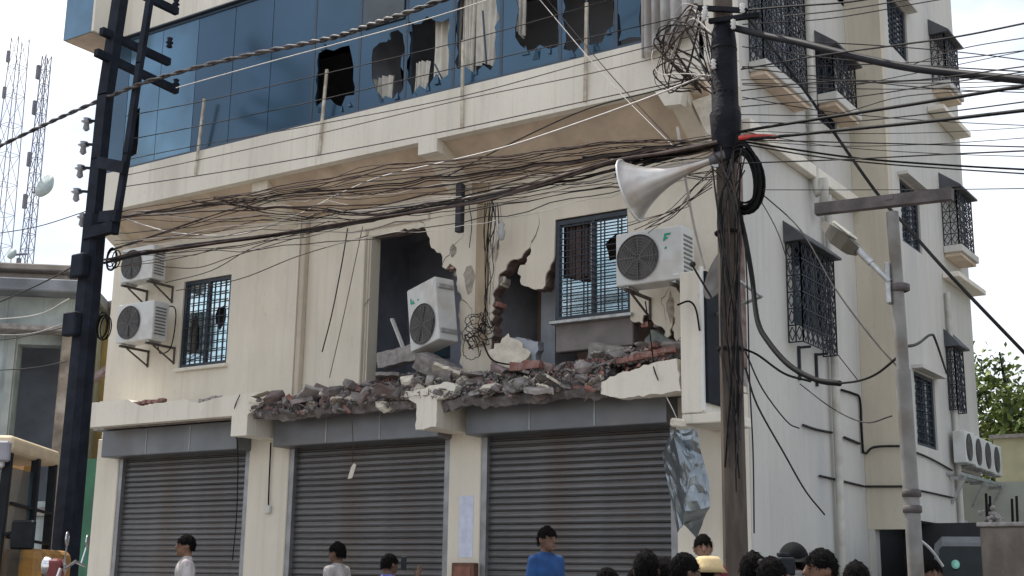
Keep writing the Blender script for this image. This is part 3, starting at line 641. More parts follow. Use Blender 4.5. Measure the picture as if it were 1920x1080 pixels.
def bracket(xc, z, yw, depth, label, w=.62, m=None):
    m = m or mat('dark_bracket_steel', (.09, .075, .065), .8, .3, 10)
    e = empty('ac_bracket', (xc, yw, z), label=label, cat='bracket', group='steel brackets under the air conditioners')
    for x in (-w/2, w/2):
        s = MB(); s.bar((x, -.004, 0), (x, -depth, 0), .035); s.bar((x, -.01, -.24), (x, -depth*.75, -.02), .022); s.bar((x, -.01, -.26), (x, -.01, .02), .026); s.build('arm', m, e)
    return e
p = at(1217, 535, -.62); ac(AC, (p.x, -.30, p.z), (0, 0, 0), 'white air conditioner with green badge beside the broken grilled window')
bracket(p.x, p.z-.02, 0, .66, 'rusty bracket under the air conditioner beside the broken grilled window')
p = at(258, 645, -.62); ac(AC2, (p.x, -.40, p.z), (0, 0, 0), 'lower of the two white air conditioners stacked left of the small window', 'air conditioners at the left end of the facade', .95)
bracket(p.x, p.z-.02, -.12, .60, 'rusty bracket under the lower air conditioner at the left wall end')
p = at(262, 531, -.55); ac(AC2, (p.x, -.36, p.z), (0, 0, 0), 'upper of the two white air conditioners stacked left of the small window', 'air conditioners at the left end of the facade', .85)
bracket(p.x, p.z-.02, -.12, .54, 'rusty bracket under the upper air conditioner at the left wall end')
# the torn-off unit leaning on end in the hole
o = ac(AC, (0, 0, 0), (0, 0, 0), 'white air conditioner with green badge leaning on end in the torn wall opening')
Mx = Matrix.Translation(at(812, 592, -.22)) @ Matrix.Rotation(rad(-16), 4, 'Z') @ Matrix.Rotation(rad(-99), 4, 'Y') @ Matrix.Translation((0, .16, -.345))
o.matrix_world = Mx
o.location, o.rotation_euler = Mx.to_translation(), Mx.to_euler()
# row of units on the far side wall
e = empty('ac_shelf', (-5.3, 6, 0), label='steel shelf carrying the row of air conditioners on the side wall', cat='shelf'); e.location = (0, 0, 0)
XA = -5.38
ua = [SZ(q, 855, XA)[0] for q in (1821, 1838, 1855, 1871)]
for i, u in enumerate(ua):
    za = SZ((1821, 1838, 1855, 1871)[i], (872, 880, 886, 893)[i], XA)[1]
    ac(AC2, (XA-.20, u, za), (0, 0, rad(90)), ['nearest to the building corner', 'second', 'third', 'farthest'][i]+' air conditioner in the shelf row on the side wall', 'air conditioners in a row on the side wall', .78).scale = (.60, .6, .76)
zz = SZ(1826, 886, XA)[1]
s = MB(); s.bar((XA-.06, ua[0]-.5, zz-.06), (XA-.06, ua[-1]+.5, zz-.06), .05); s.build('front_rail', steel, e)
s = MB(); s.bar((XA-.28, ua[0]-.5, zz-.06), (XA-.28, ua[-1]+.5, zz-.06), .05); s.build('rear_rail', steel, e)
for u in (ua[0]-.3, (ua[1]+ua[2])/2, ua[-1]+.3):
    s = MB(); s.bar((-5.64, u, zz-.11), (XA-.02, u, zz-.11), .05); s.bar((-5.64, u, zz-.5), (XA-.05, u, zz-.13), .04); s.build('arm', steel, e)
# ================================================================== RUBBLE
def chunk_mesh(seed, m, brick=False):
    r = random.Random(seed); bm = bmesh.new()
    if brick:
        bmesh.ops.create_cube(bm, size=1)
        for v in bm.verts: v.co = Vector((v.co.x*.20, v.co.y*.105, v.co.z*.07)) + Vector((r.uniform(-.018, .018), r.uniform(-.01, .01), r.uniform(-.008, .008)))
        bmesh.ops.bevel(bm, geom=bm.edges[:], offset=.006, segments=1, affect='EDGES')
    else:
        sx, sy, sz = r.uniform(.07, .16), r.uniform(.06, .12), r.uniform(.035, .09)
        for i in range(14):
            d = Vector((r.gauss(0, 1), r.gauss(0, 1), r.gauss(0, 1))).normalized()
            k_ = max(abs(d.x), abs(d.y), abs(d.z)); d = d/(k_*.6+.4)
            bm.verts.new((d.x*sx, d.y*sy, d.z*sz))
        res = bmesh.ops.convex_hull(bm, input=bm.verts[:])
        bmesh.ops.delete(bm, geom=[g_ for g_ in res['geom_unused'] if isinstance(g_, bmesh.types.BMVert)], context='VERTS')
    me = bpy.data.meshes.new('chunk'); bm.to_mesh(me); bm.free(); me.materials.append(m); return me
CH = {'concrete': [chunk_mesh(i, dustg) for i in range(8)], 'mauve': [chunk_mesh(20+i, mauve) for i in range(6)], 'brick': [chunk_mesh(40+i, brickm, True) for i in range(5)], 'plaster': [chunk_mesh(60+i, plast) for i in range(5)], 'raw': [chunk_mesh(80+i, rawr) for i in range(5)]}
def plate_mesh(seed, m):
    r = random.Random(seed); s = MB(); a_ = r.uniform(.12, .2); b_ = r.uniform(.08, .14)
    s.prism([rough([(-a_, -b_), (a_*r.uniform(.5, 1), -b_), (a_, b_*r.uniform(.2, 1)), (-a_*r.uniform(.4, 1), b_)], .02, .05, seed, True)], lambda u, v, t: (u, v, t), -.02, .02); me = s.mesh('plate'); me.materials.append(m); return me
CH['plate'] = [plate_mesh(100+i, (rawr, dustg, plast)[i % 3]) for i in range(7)]
LAB = {'plate': ('slab_plate', 'flat broken plaster plate in the rubble on the broken slab', 'rubble'), 'concrete': ('concrete_chunk', 'grey dusty concrete chunk in the rubble on the broken slab', 'rubble'), 'mauve': ('masonry_chunk', 'brownish mauve masonry chunk in the rubble on the broken slab', 'rubble'),
       'brick': ('loose_brick', 'loose red brick lying in the rubble on the broken slab', 'brick'), 'plaster': ('plaster_chunk', 'cream broken plaster chunk in the rubble on the broken slab', 'rubble'), 'raw': ('mortar_lump', 'rough grey mortar lump in the rubble on the broken slab', 'rubble')}
def heap(x, y):
    t = (x+13.5)/6.9
    prof_ = [(0, .0), (.08, .08), (.2, .12), (.3, .20), (.42, .26), (.5, .16), (.58, .16), (.66, .13), (.75, .18), (.85, .28), (1, .34)]
    h = 0
    for (a, ha_), (b, hb_) in zip(prof_, prof_[1:]):
        if a <= t <= b: h = ha_+(hb_-ha_)*(t-a)/(b-a)
    if t > 1: h = .34
    yy = max(0, 1-abs(y+.28)/.62)
    base = 4.03-.22*max(0, min(1, (-.1-y)/.6))**1.5
    return base+h*yy**.7
rb = random.Random(5); NC = 0
for i in range(460):
    x = rb.uniform(-13.45, -6.75); y = rb.uniform(-.78, .25); lip = i >= 330
    if lip: x = rb.choice([rb.uniform(-13.42, -10.5), rb.uniform(-10.05, -7.7)])
    if x > -7.6: y = rb.uniform(-.5, .3)
    kind = rb.choices(list(CH), weights=[30, 26, 12 if x > -8.6 else 4, 6, 20, 26])[0]
    if -10.6 < x < -9.9 and rb.random() < .3: kind = 'plaster'
    me = rb.choice(CH[kind]); nm, lb_, ct = LAB[kind]
    zone = 'above the middle shutter' if x < -10.3 else ('above the right shutter' if x < -7.6 else 'behind the right fascia piece')
    lb_ = lb_.replace('on the broken slab', ('on the slab lip ' if lip else 'heap ')+zone)
    o = link(nm, me, None, lb_, ct, kind+' pieces '+('on the slab lip ' if lip else 'in the heap ')+zone)
    sc = rb.uniform(.35, .85) if rb.random() < .84 else rb.uniform(1.0, 1.8)
    if kind == 'brick': sc = rb.uniform(.8, 1.05)
    o.scale = (sc*rb.uniform(.8, 1.5), sc, sc*rb.uniform(.5, 1.0)); o.location = (x, y, heap(x, y)+rb.uniform(-.03, .03))
    tl = .5 if y > -.5 else .9
    if lip: o.location = (x, rb.uniform(-.82, -.66), rb.uniform(3.76, 4.02)); o.scale = (sc*.75,)*3
    o.rotation_euler = (rb.uniform(-tl, tl), rb.uniform(-tl, tl), rb.uniform(0, 6.3))
# whole bricks of the sill course at the right, still in a row
for i in range(9):
    o = link('loose_brick', CH['brick'][i % 5], None, 'red brick of the broken row under the right window opening', 'brick', 'bricks of the broken sill row')
    p = at(1170+i*11, 676-i*2.4, -.50); o.location = p; o.rotation_euler = (rb.uniform(-.15, .15), rb.uniform(-.1, .1), rb.uniform(-.25, .25)); o.scale = (.9,)*3
for (px, py, y, rz, l) in ((1000, 684, -.55, .05, 'whole red brick at the foot of the broken column'), (975, 688, -.5, .3, 'red brick half buried beside the broken column foot')):
    o = link('loose_brick', CH['brick'][0], None, l, 'brick'); o.location = at(px, py, y); o.rotation_euler = (0, .05, rz); o.scale = (1.2, 1.1, 1.5)
# named bigger lumps
def slabpiece(name, label, loc, size, rot, m, seed, cat='rubble'):
    s = MB(); r = random.Random(seed); sx, sy, sz = size
    outl = rough([(-sx, -sz), (sx, -sz), (sx, sz), (-sx, sz)], min(sx, sz)*.16, max(.05, sx/4), seed, True)
    s.prism([outl], FM, -sy, sy); o = s.build(name, m, None, label, cat); o.location = loc; o.rotation_euler = rot; return o
slabpiece('concrete_lintel', 'grey concrete lintel piece lying at the foot of the torn opening', at(755, 668, -.15), (.36, .10, .11), (0, -.14, .1), rawc, 3)
slabpiece('concrete_slab_piece', 'big tilted grey concrete lump below the leaning air conditioner', at(820, 690, -.35), (.30, .14, .10), (.3, .45, .2), dustg, 4)
slabpiece('concrete_slab_piece', 'pale grey concrete slab piece wedged under the right dark gap', at(1145, 662, -.1), (.26, .12, .10), (.2, .2, .1), rawc, 6)
slabpiece('plaster_slab_piece', 'pale plaster slab piece leaning against the broken column foot', at(955, 665, -.15), (.22, .05, .20), (-.4, .7, .1), plast, 7)
slabpiece('concrete_slab_piece', 'grey green concrete lump in the dark gap beside the corner fin', at(1238, 645, .05), (.16, .10, .12), (.2, .5, .2), mat('green_grey_rubble', (.20, .23, .21), .95, .2, 8, bump=.5), 8)
slabpiece('grey_block', 'smooth grey block lying in the hole by the brown inner wall', at(985, 660, .1), (.20, .10, .16), (.1, .2, .2), interbl, 9)
for k_, (px, py, l) in enumerate(((745, 628, 'white broken batten leaning in the torn opening'),)):
    s = MB(); a = at(735, 598, .02); b = at(758, 657, -.15); s.bar(a, b, .05, .03); s.build('wooden_batten', mat('white_batten', (.55, .54, .52), .7, .1, 6), None, l, 'batten')
# fine debris: one heap nobody could count
s = MB(); r = random.Random(9)
for i in range(9000):
    x = r.uniform(-13.48, -6.7); y = r.uniform(-.80, .3)
    if x > -7.62: y = max(y, -.5)
    z = heap(x, y)+r.uniform(-.05, .05); q = r.uniform(.008, .034)
    c = Vector((x, y, z)); vs = [c+Vector((r.uniform(-1, 1), r.uniform(-1, 1), r.uniform(-1, 1))).normalized()*q*r.uniform(.6, 1.3) for _ in range(4)]
    s.add(vs, [(0, 1, 2), (0, 2, 3), (0, 3, 1), (1, 3, 2)])
s.build('fine_debris', dustg, None, 'fine grey debris and dust spread through the rubble on the slab', 'debris', kind='stuff')
s = MB()
for i in range(900):
    x = r.choice([r.uniform(-13.2, -11), r.uniform(-8.6, -6.8)]); y = r.uniform(-.78, .1); z = heap(x, y)+r.uniform(0, .05); q = r.uniform(.012, .035)
    if x > -7.62: y = max(y, -.5)
    c = Vector((x, y, z)); vs = [c+Vector((r.uniform(-1, 1), r.uniform(-1, 1), r.uniform(-1, 1))).normalized()*q for _ in range(4)]
    s.add(vs, [(0, 1, 2), (0, 2, 3), (0, 3, 1), (1, 3, 2)])
s.build('brick_dust_crumbs', brickm, None, 'red brick crumbs scattered over the grey rubble on the slab', 'debris', kind='stuff')
# bent reinforcement and hanging scraps
def rod(name, label, pts, r_, m, cat, group=None, seg=5, n=6):
    s = MB(); s.tube(crom(pts, n), r_, seg); return s.build(name, m, None, label, cat, group)
rr = random.Random(31)
for i in range(16):
    px = rr.uniform(560, 1125); py = 745 if px < 780 else 742
    a = at(px, py-rr.uniform(0, 25), -.62); b = a+Vector((rr.uniform(-.12, .12), -rr.uniform(.05, .16), -rr.uniform(.02, .22)))
    rod('rebar', 'thin bent reinforcement rod sticking out of the broken slab edge', [a, a.lerp(b, .5)+Vector((0, -.05, .02)), b], .006, rust, 'rebar', 'bent rods in the broken slab edge')
rod('wire_scrap', 'thin wire with a white scrap hanging in front of the middle shutter', [at(660, 790, -.7), at(662, 830, -.7), at(661, 868, -.72)], .005, greyc, 'wire')
s = MB(); s.prism([[(-.03, -.12), (.03, -.10), (.055, .08), (.02, .10), (-.01, .05)]], FM, -.008, .008)
o = s.build('plaster_scrap', plast, None, 'small white scrap dangling on a wire before the middle shutter', 'scrap'); o.location = at(659, 882, -.72); o.rotation_euler = (0, .15, .3)
# crumpled sheet hanging at the corner
V_ = [(1262, 805, -.9), (1305, 802, -.85), (1315, 853, -.78), (1328, 900, -.85), (1332, 950, -.95), (1285, 958, -1.12), (1283, 900, -1.08), (1267, 830, -1.1), (1267, 887, -.85), (1253, 910, -.75), (1242, 850, -.7), (1282, 983, -.9), (1272, 1000, -.8), (1323, 967, -.8), (1307, 1010, -.65), (1298, 880, -.98), (1290, 840, -.93)]
bm = bmesh.new(); vv = [bm.verts.new(at(*q)) for q in V_]
for f in ((0, 1, 16), (1, 2, 16), (2, 15, 16), (2, 3, 15), (3, 4, 15), (4, 5, 15), (5, 6, 15), (6, 7, 15), (7, 16, 15), (0, 16, 7), (0, 7, 10), (7, 8, 10), (7, 6, 8), (8, 9, 10), (6, 5, 8), (8, 5, 11), (8, 11, 9), (9, 11, 12), (5, 4, 13), (5, 13, 11), (13, 14, 11)): bm.faces.new([vv[i] for i in f])
bmesh.ops.subdivide_edges(bm, edges=bm.edges[:], cuts=4, use_grid_fill=True)
for v in bm.verts:
    q = v.co; v.co = q+Vector((.3, -1, .2))*(.075*noise.noise(q*7)+.02*noise.noise(q*20))
me = bpy.data.meshes.new('crumpled_sheet'); bm.to_mesh(me); bm.free(); me.materials.append(sheetm)
o = link('crumpled_sheet', me, None, 'crumpled shiny tin sheet hanging at the corner beside the concrete pole', 'metal sheet')
md = o.modifiers.new('s', 'SOLIDIFY'); md.thickness = .006
rod('sheet_wire', 'thin wire holding the crumpled tin sheet to the corner', [at(1250, 745, -.8), at(1265, 775, -.85), at(1275, 803, -.88)], .006, whitec, 'wire')
s = MB(); s.bbox(-.09, .09, -.04, .04, -.05, .05, .02); o = s.build('plaster_chunk', plast, None, 'white plaster lump stuck on top of the crumpled tin sheet', 'rubble'); o.location = at(1272, 793, -.92); o.rotation_euler = (.1, .15, .2)
# ================================================================== POLES
def sq_pole(x, y, z0, z1, w0, w1, d0, d1, M=None):
    s = MB(); vs = []
    for z, w, d in ((z0, w0, d0), (z1, w1, d1)):
        c = .22*w
        for (a, b) in ((-1, -1), (1, -1), (1, 1), (-1, 1)):
            if a*b > 0: pts = [(a*w/2, b*(d/2-c)), (a*(w/2-c), b*d/2)]
            else: pts = [(a*(w/2-c), b*d/2), (a*w/2, b*(d/2-c))]
            vs += [(x+p[0], y+p[1], z) for p in pts]
    s.add(vs, [(i, (i+1) % 8, 8+(i+1) % 8, 8+i) for i in range(8)]+[tuple(range(7, -1, -1)), tuple(range(8, 16))]); return s
PX, PY = -5.27, -2.30
mp_ = empty('utility_pole', (PX, PY, .3), label='tall dark concrete utility pole wrapped in black cables in front of the corner', cat='utility pole'); mp_.location = (0, 0, 0)
s = sq_pole(PX, PY, .28, 7.6, .235, .19, .19, .15); s.build('shaft', polec, mp_)
zb, zt_ = at(1362, 262, PY).z, at(1350, 45, PY).z
s = MB(); s.lathe([(.12, zb-.25), (.135, zb-.1), (.15, zb+.05), (.165, zb+.28), (.14, zb+.32), (.135, zt_-.25), (.12, zt_-.1), (.09, zt_)], Matrix.Translation((PX, PY, 0)), 14); s.build('cable_wrap', poled, mp_)
for dz in (zb-.12, zb+.5, zt_-.3, zb-1.0, zb-2.2):
    s = MB(); s.lathe([(.128, dz-.02), (.14, dz-.012), (.14, dz+.012), (.128, dz+.02)], Matrix.Translation((PX, PY, 0)), 12); s.build('clamp_band', blackp, mp_)
for (pa, pb) in (((1330, 40), (1425, 28)), ((1310, 15), (1400, 20))):
    s = MB(); s.bar(at(*pa, PY-.12), at(*pb, PY-.12), .05); s.build('crossarm', poled, mp_)
for (px, py) in ((1320, 30), (1338, 120), (1322, 20), (1392, 15), (1375, 45)):
    q = at(px, py, PY-.15); s = MB(); s.lathe([(.012, -.06), (.03, -.04), (.018, -.02), (.034, 0), (.018, .02), (.03, .04), (.0, .06)], Matrix.Translation(q), 10); s.build('insulator', mat('white_porcelain', (.55, .55, .53), .3, .1, 5), mp_)
# pole at the left
QX, QY = -14.68, -2.80
lp = empty('utility_pole', label='dark left utility pole carrying a twin steel frame with three slanted arms', cat='utility pole')
s = sq_pole(QX, QY, .28, at(185, 405, QY).z, .38, .31, .32, .26); s.build('shaft', poleb, lp)
def leg(pts, y, w, m): 
    s = MB(); P_ = [at(*p, y) for p in pts]
    for a, b in zip(P_, P_[1:]): s.bar(a, b+(b-a).normalized()*.02, w, w*.7)
    return s.build('frame_leg', m, lp)
leg([(172, 440), (186, 300), (198, 180), (228, -20)], QY, .20, poleb); leg([(214, 440), (238, 290), (262, 120), (284, -20)], QY-.05, .10, poleb)
XQ = QX
for (a, b) in (((225, -30), (332, 22)), ((190, 58), (317, 117)), ((180, 98), (332, 170))):
    s = MB(); s.bar(atx(*a, XQ+.06), atx(*b, XQ+.06), .09, .11); s.build('crossarm', poleb, lp)
for (px, py) in ((330, 8), (318, 80), (330, 158)):
    q = atx(px, py, XQ+.06); s = MB(); s.lathe([(.014, -.09), (.05, -.07), (.03, -.03), (.06, .0), (.03, .03), (.05, .07), (.0, .10)], Matrix.Translation(q), 10); s.build('insulator', poleb, lp)
for i, (px, py) in enumerate(((163, 226), (157, 270), (151, 314), (144, 358), (155, 405))):
    q = at(px, py, QY); s = MB(); s.bar(q, at(px+28, py+2, QY), .035); s.build('insulator_bracket', poleb, lp)
    s = MB(); s.lathe([(.02, -.16), (.05, -.13), (.035, -.05), (.085, -.02), (.04, .0), (.06, .03), (.0, .05)], Matrix.Translation(q), 12); s.build('insulator', mat('clear_glass_insulator', (.30, .31, .34), .2, .15, 5), lp)
for (a, b) in (((185, 305), (236, 315)), ((190, 408), (222, 405)), ((160, 440), (215, 425))):
    s = MB(); s.bar(at(*a, QY-.12), at(*b, QY-.12), .10, .16); s.build('tie_plate', poleb, lp)
for (px, py, w) in ((165, 480, .30), (150, 590, .30)):
    q = at(px, py, QY-.2); s = MB(); s.bbox(q.x-.30, q.x-.02, QY-.26, QY-.14, q.z-.28, q.z+.05, .02); s.build('junction_box', poleb, lp)
# street lamp
LX, LY = -2.73, -5.0
sl = empty('street_lamp', label='slim grey street lamp pole with a crossbar and tilted lamp head at the right', cat='street lamp')
s = MB(); s.tube([(LX+.01, LY, -.05), (LX, LY, 1.9), (LX-.015, LY, 3.0)], .054, 12); s.tube([(LX-.012, LY, 2.98), (LX-.03, LY, at(1672, 398, LY).z)], .044, 12); s.build('pole', ltpole, sl)
a = at(1530, 393, LY-.02); b = at(1786, 364, LY-.02)
s = MB(); s.bar(a, b, .07, .085); s.build('crossbar', chan, sl)
s = MB(); s.box(LX-.06, LX, LY-.06, LY+.06, a.z-.02, a.z+.02); s.build('crossbar_clamp', chan, sl)
a = at(1668, 528, LY-.05); b = at(1606, 466, LY-.05)
s = MB(); s.tube([a, a.lerp(b, .6)], .02, 8); s.tube([a.lerp(b, .55), b], .027, 8); s.build('arm', steel, sl)
d = (at(1548, 420, LY-.05)-b).normalized(); sd_ = d.cross(Vector((0, 1, 0))).normalized()
M = Matrix((( d.x, 0, sd_.x, b.x), (d.y, 1, sd_.y, b.y), (d.z, 0, sd_.z, b.z), (0, 0, 0, 1)))
s = MB(); vs = []
for (x, w, h) in ((-.02, .05, .045), (.06, .10, .08), (.16, .11, .085), (.24, .09, .06), (.33, .03, .03)):
    vs += [M @ Vector((x, j*w, k*h)) for j, k in ((-1, -.4), (1, -.4), (.7, 1), (-.7, 1))]
s.add(vs, [(i*4+k, i*4+(k+1) % 4, (i+1)*4+(k+1) % 4, (i+1)*4+k) for i in range(4) for k in range(4)]+[(3, 2, 1, 0), (16, 17, 18, 19)]); hd = s.build('lamp_head', mat('lamp_grey_brown', (.10, .09, .07), .6, .2, 8), sl)
s = MB(); s.bbox(.07, .25, -.085, .085, -.062, -.037, .012, M=M); s.build('lamp_glass', mat('milky_glass', (.62, .60, .50), .25, .08, 6), hd)
s = MB(); s.bbox(-.09, -.055, -.06, .02, 0, .30, .006, M=Matrix.Translation((LX, LY, at(1680, 570, LY).z))); s.build('arm_clamp', steel, sl)
for z in (at(1685, 540, LY).z, at(1715, 955, LY).z, at(1715, 925, LY).z):
    s = MB(); s.lathe([(.05, z-.03), (.068, z-.02), (.068, z+.02), (.05, z+.03)], Matrix.Translation((LX, LY, 0)), 10); s.build('clamp_band', chan, sl)
# ---- loudspeaker horn on the pole
a = at(1335, 300, PY-.10); b = at(1182, 357, PY-.22); ax = (b-a); Lh = ax.length
M = Matrix.Translation(a) @ ax.to_track_quat('Z', 'Y').to_matrix().to_4x4()
hn = empty('loudspeaker_horn', label='grey metal loudspeaker horn pointing left from the dark utility pole', cat='loudspeaker')
pr = []
for i in range(15):
    t = i/14; pr.append((.035+.055*t+.245*t**3.0, t*Lh))
s = MB(); s.lathe(pr+[(pr[-1][0]+.012, Lh+.004), (pr[-1][0]-.004, Lh-.004)]+[(r_-.006, z_) for r_, z_ in reversed(pr)], M, 32); s.build('horn_bell', hornm, hn)
s = MB(); s.lathe([(0, -.16), (.06, -.15), (.062, -.02), (.05, .02)], M, 16); s.build('driver', mat('driver_grey', (.10, .10, .11), .5, .2, 6), hn)
s = MB(); s.lathe([(pr[-1][0]-.004, Lh-.012), (pr[-1][0]+.016, Lh-.008), (pr[-1][0]+.016, Lh+.006), (pr[-1][0]-.004, Lh+.008)], M, 32); s.build('rim', mat('bright_rim', (.72, .72, .70), .3, .05, 5, metal=.4), hn)
s = MB(); s.bar(a+Vector((0, 0, -.05)), Vector((PX-.05, PY-.08, a.z-.06)), .03, .05); s.build('mount', steel, hn)
rod('support_rod', 'pale steel rod slanting past the horn down to the corner fin', [at(1270, 238, -2.2), at(1286, 340, -2.0), at(1303, 430, -1.5), at(1322, 502, -.9)], .016, mat('pale_rod', (.60, .59, .57), .5, .1, 5), 'rod', seg=8)
# ---- satellite dish behind the pole
dc = at(1352, 507, -1.5); M = Matrix.Translation(dc) @ Vector((-.6, -.75, .35)).to_track_quat('Z', 'Y').to_matrix().to_4x4()
de = empty('satellite_dish', label='weathered grey satellite dish half hidden behind the dark utility pole', cat='satellite dish')
s = MB(); pr = [(.0, -.10), (.12, -.09), (.24, -.055), (.34, .0), (.345, .012), (.33, .006), (.23, -.045), (.11, -.08), (0, -.09)]
s.lathe(pr, M, 30); s.build('reflector', mat('dish_grey', (.16, .15, .145), .7, .2, 5, stain=(.09, .07, .06), sscale=4), de)
s = MB(); s.tube([M @ Vector((0, -.34, 0)), M @ Vector((0, -.1, .32))], .012, 6); s.ball(M @ Vector((0, -.08, .33)), .035); s.build('feed_arm', greyc, de)
s = MB(); s.tube([M @ Vector((0, 0, -.1)), Vector((dc.x+.12, -.70, dc.z-.15)), Vector((-6.30, -.45, dc.z-.25))], .02, 6); s.build('mount', steel, de)
# wire posts standing along the ledge
for i, (a, b) in enumerate((((383, 185), (366, 328)), ((613, 130), (598, 290)), ((868, 75), (866, 240)), ((1100, 5), (1097, 190)))):
    s = MB(); s.bar(at(*a, YL-.10), at(*b, YL-.02), .042, .025); o = s.build('wire_post', mat('pale_post', (.50, .46, .38), .7, .25, 9, stain=(.25, .15, .09), sscale=6), None, ['leftmost', 'second from left', 'third from left', 'rightmost'][i]+' thin wire post fixed to the cream ledge', 'post', 'wire posts along the ledge')
# ================================================================== CABLES
def cable(name, label, pts, y0, y1, r_, m, group=None, n=6, seg=5, wob=0.0):
    """pts: image columns/rows of the run in the photograph; depth goes evenly from y0 to y1 along it"""
    L_ = [0]
    for a, b in zip(pts, pts[1:]): L_.append(L_[-1]+math.hypot(b[0]-a[0], b[1]-a[1]))
    P_ = [at(p[0], p[1], y0+(y1-y0)*l/L_[-1]) for p, l in zip(pts, L_)]
    C_ = crom(P_, n)
    if wob:
        C_ = [c+Vector((0, 0, wob*noise.noise(c*2.3+Vector((len(label), r_*900, 0))))) for c in C_]
    s = MB(); s.tube(C_, r_, seg); return s.build(name, m, None, label, 'cable', group)
# twisted service cable across the top left
pts = [(-20, 283), (60, 245), (125, 215), (200, 183), (270, 155), (370, 126), (480, 100), (570, 82), (640, 66), (700, 45), (760, 25), (850, -8)]
C_ = crom([at(p[0], p[1], -2.4-1.6*i/11) for i, p in enumerate(pts)], 14); s = MB()
for ph in (0, math.pi):
    s.tube([c+Vector((0, math.cos(i*.8+ph), math.sin(i*.8+ph)))*.016 for i, c in enumerate(C_)], .019, 5)
s.build('twisted_cable', mat('twisted_cable_grey', (.025, .023, .026), .6, .6, 14, col2=(.10, .09, .09), spec=.3), None, 'thick twisted black cable crossing the top left in front of the blue glass', 'cable')
T = 'thin wire strung along the ledge posts before the blue glass'
G = 'wires along the ledge posts'
cable('wire', 'pale wire just below the twisted cable over the blue glass', [(330, 165), (480, 123), (640, 80), (800, 36), (930, -5)], -2.9, -1.6, .007, whitec)
cable('wire', 'top wire of the ledge posts', [(235, 218), (380, 190), (610, 138), (868, 77), (1100, 12), (1180, -12)], -2.8, -1.1, .007, greyc, G)
cable('wire', 'middle wire of the ledge posts', [(240, 262), (380, 235), (606, 186), (868, 124), (1098, 72), (1330, 20)], -2.8, -1.1, .007, greyc, G)
cable('wire', 'bottom wire of the ledge posts across the glass foot', [(236, 300), (375, 272), (603, 232), (868, 180), (1098, 118), (1320, 62)], -2.8, -1.1, .006, greyc, G)
cable('wire', 'thin wire crossing the upper half of the cream fascia', [(230, 330), (372, 300), (600, 250), (867, 187), (1097, 140), (1330, 85)], -2.8, -1.6, .006, brownc, G)
cable('wire', 'thin wire following the lower edge of the cream fascia', [(220, 352), (400, 325), (598, 291), (866, 240), (1097, 190), (1240, 160), (1330, 140)], -2.8, -1.7, .007, brownc, G)
# main bundle between the two poles
main = [(195, 490), (260, 475), (330, 466), (480, 447), (600, 428), (720, 407), (830, 388), (920, 372), (1040, 338), (1150, 305), (1250, 284), (1345, 268)]
for k_ in range(5):
    rr = random.Random(k_); cable('bundle_cable', 'thick dark cable of the main bundle slung between the two poles', [(x, y+rr.uniform(-4, 4)) for x, y in main], -2.9+rr.uniform(-.04, .04), -2.42+rr.uniform(-.05, .05), .017 if k_ < 3 else .011, [blackp, brownc, greyc, blackp, brownc][k_], 'main bundle between the two poles', 6)
for k_ in range(20):
    rr = random.Random(50+k_); o_ = rr.uniform(-46, 58); sg = rr.uniform(0, 20)
    st = rr.choice([(205, 400), (218, 410), (205, 470), (400, 372), (360, 378)])
    tp = [st, (520, 362+o_*.5+sg), (700, 345+o_+sg), (850, 325+o_*.9+sg), (1000, 308+o_*.7+sg*.6), (1130, 292+o_*.6), (1240, 280+o_*.35), (1345, 266+o_*.2)]
    cable('service_wire', 'thin brown service wire sagging under the cream soffit between the poles', tp, -2.8, -2.4, rr.choice([.004, .005, .007, .009]), rr.choice([brownc, greyc, brownc, blackp]), 'service wires under the soffit', 6, 5, .05)
for k_ in range(16):
    rr = random.Random(150+k_); ya = rr.uniform(395, 505); yb = rr.uniform(255, 330); sg = rr.uniform(5, 45); x0 = rr.choice([200, 215, 230])
    cable('service_wire', 'thin stray wire of the loose web spread over the first floor wall', [(x0, ya), (450, ya+(yb-ya)*.22+sg*.7), (700, ya+(yb-ya)*.45+sg), (950, ya+(yb-ya)*.68+sg*.8), (1180, ya+(yb-ya)*.88+sg*.3), (1345, yb)], -2.8, -2.35, rr.choice([.004, .005, .006]), rr.choice([brownc, greyc, brownc, whitec]), 'loose web over the first floor wall', 6, 4, .08)
cable('white_cable', 'white cable looping from the left pole below the soffit to the right', [(222, 405), (270, 422), (330, 437), (420, 442), (480, 432), (560, 402), (640, 362), (720, 330), (850, 300), (960, 272), (1100, 225), (1245, 172), (1335, 135)], -2.8, -2.2, .010, whitec)
cable('wire', 'thin dark wire climbing across the soffit to the broken bracket', [(830, 335), (960, 268), (1100, 205), (1230, 170), (1300, 150)], -1.4, -1.3, .009, greyc)
cable('wire', 'left of two thin straight wires slanting down to the horn', [(1004, -10), (1140, 150), (1276, 288)], -1.2, -2.3, .006, whitec)
cable('wire', 'right of two thin straight wires slanting down to the horn', [(1018, -10), (1150, 146), (1280, 286)], -1.2, -2.3, .006, greyc)
for i, (p0, p1, l) in enumerate((((300, 500), (440, 480), 'dark wire drooping beside the upper left air conditioner'), ((330, 545), (560, 480), 'thin wire rising across the wall right of the small left window'), ((310, 530), (480, 462), 'thin wire crossing above the small left window'))):
    m_ = ((p0[0]+p1[0])/2, (p0[1]+p1[1])/2+12); cable('wire', l, [p0, m_, p1, (p1[0]+130, p1[1]-38)], -.4, -2.6, .007, brownc)
cable('drop_wire', 'left of two wires hanging down the wall left of the torn opening', [(652, 428), (640, 500), (622, 590), (604, 660)], -.6, -.25, .010, greyc)
cable('drop_wire', 'right of two wires hanging down the wall left of the torn opening', [(680, 425), (664, 500), (645, 590), (618, 708)], -.6, -.25, .006, greyc)
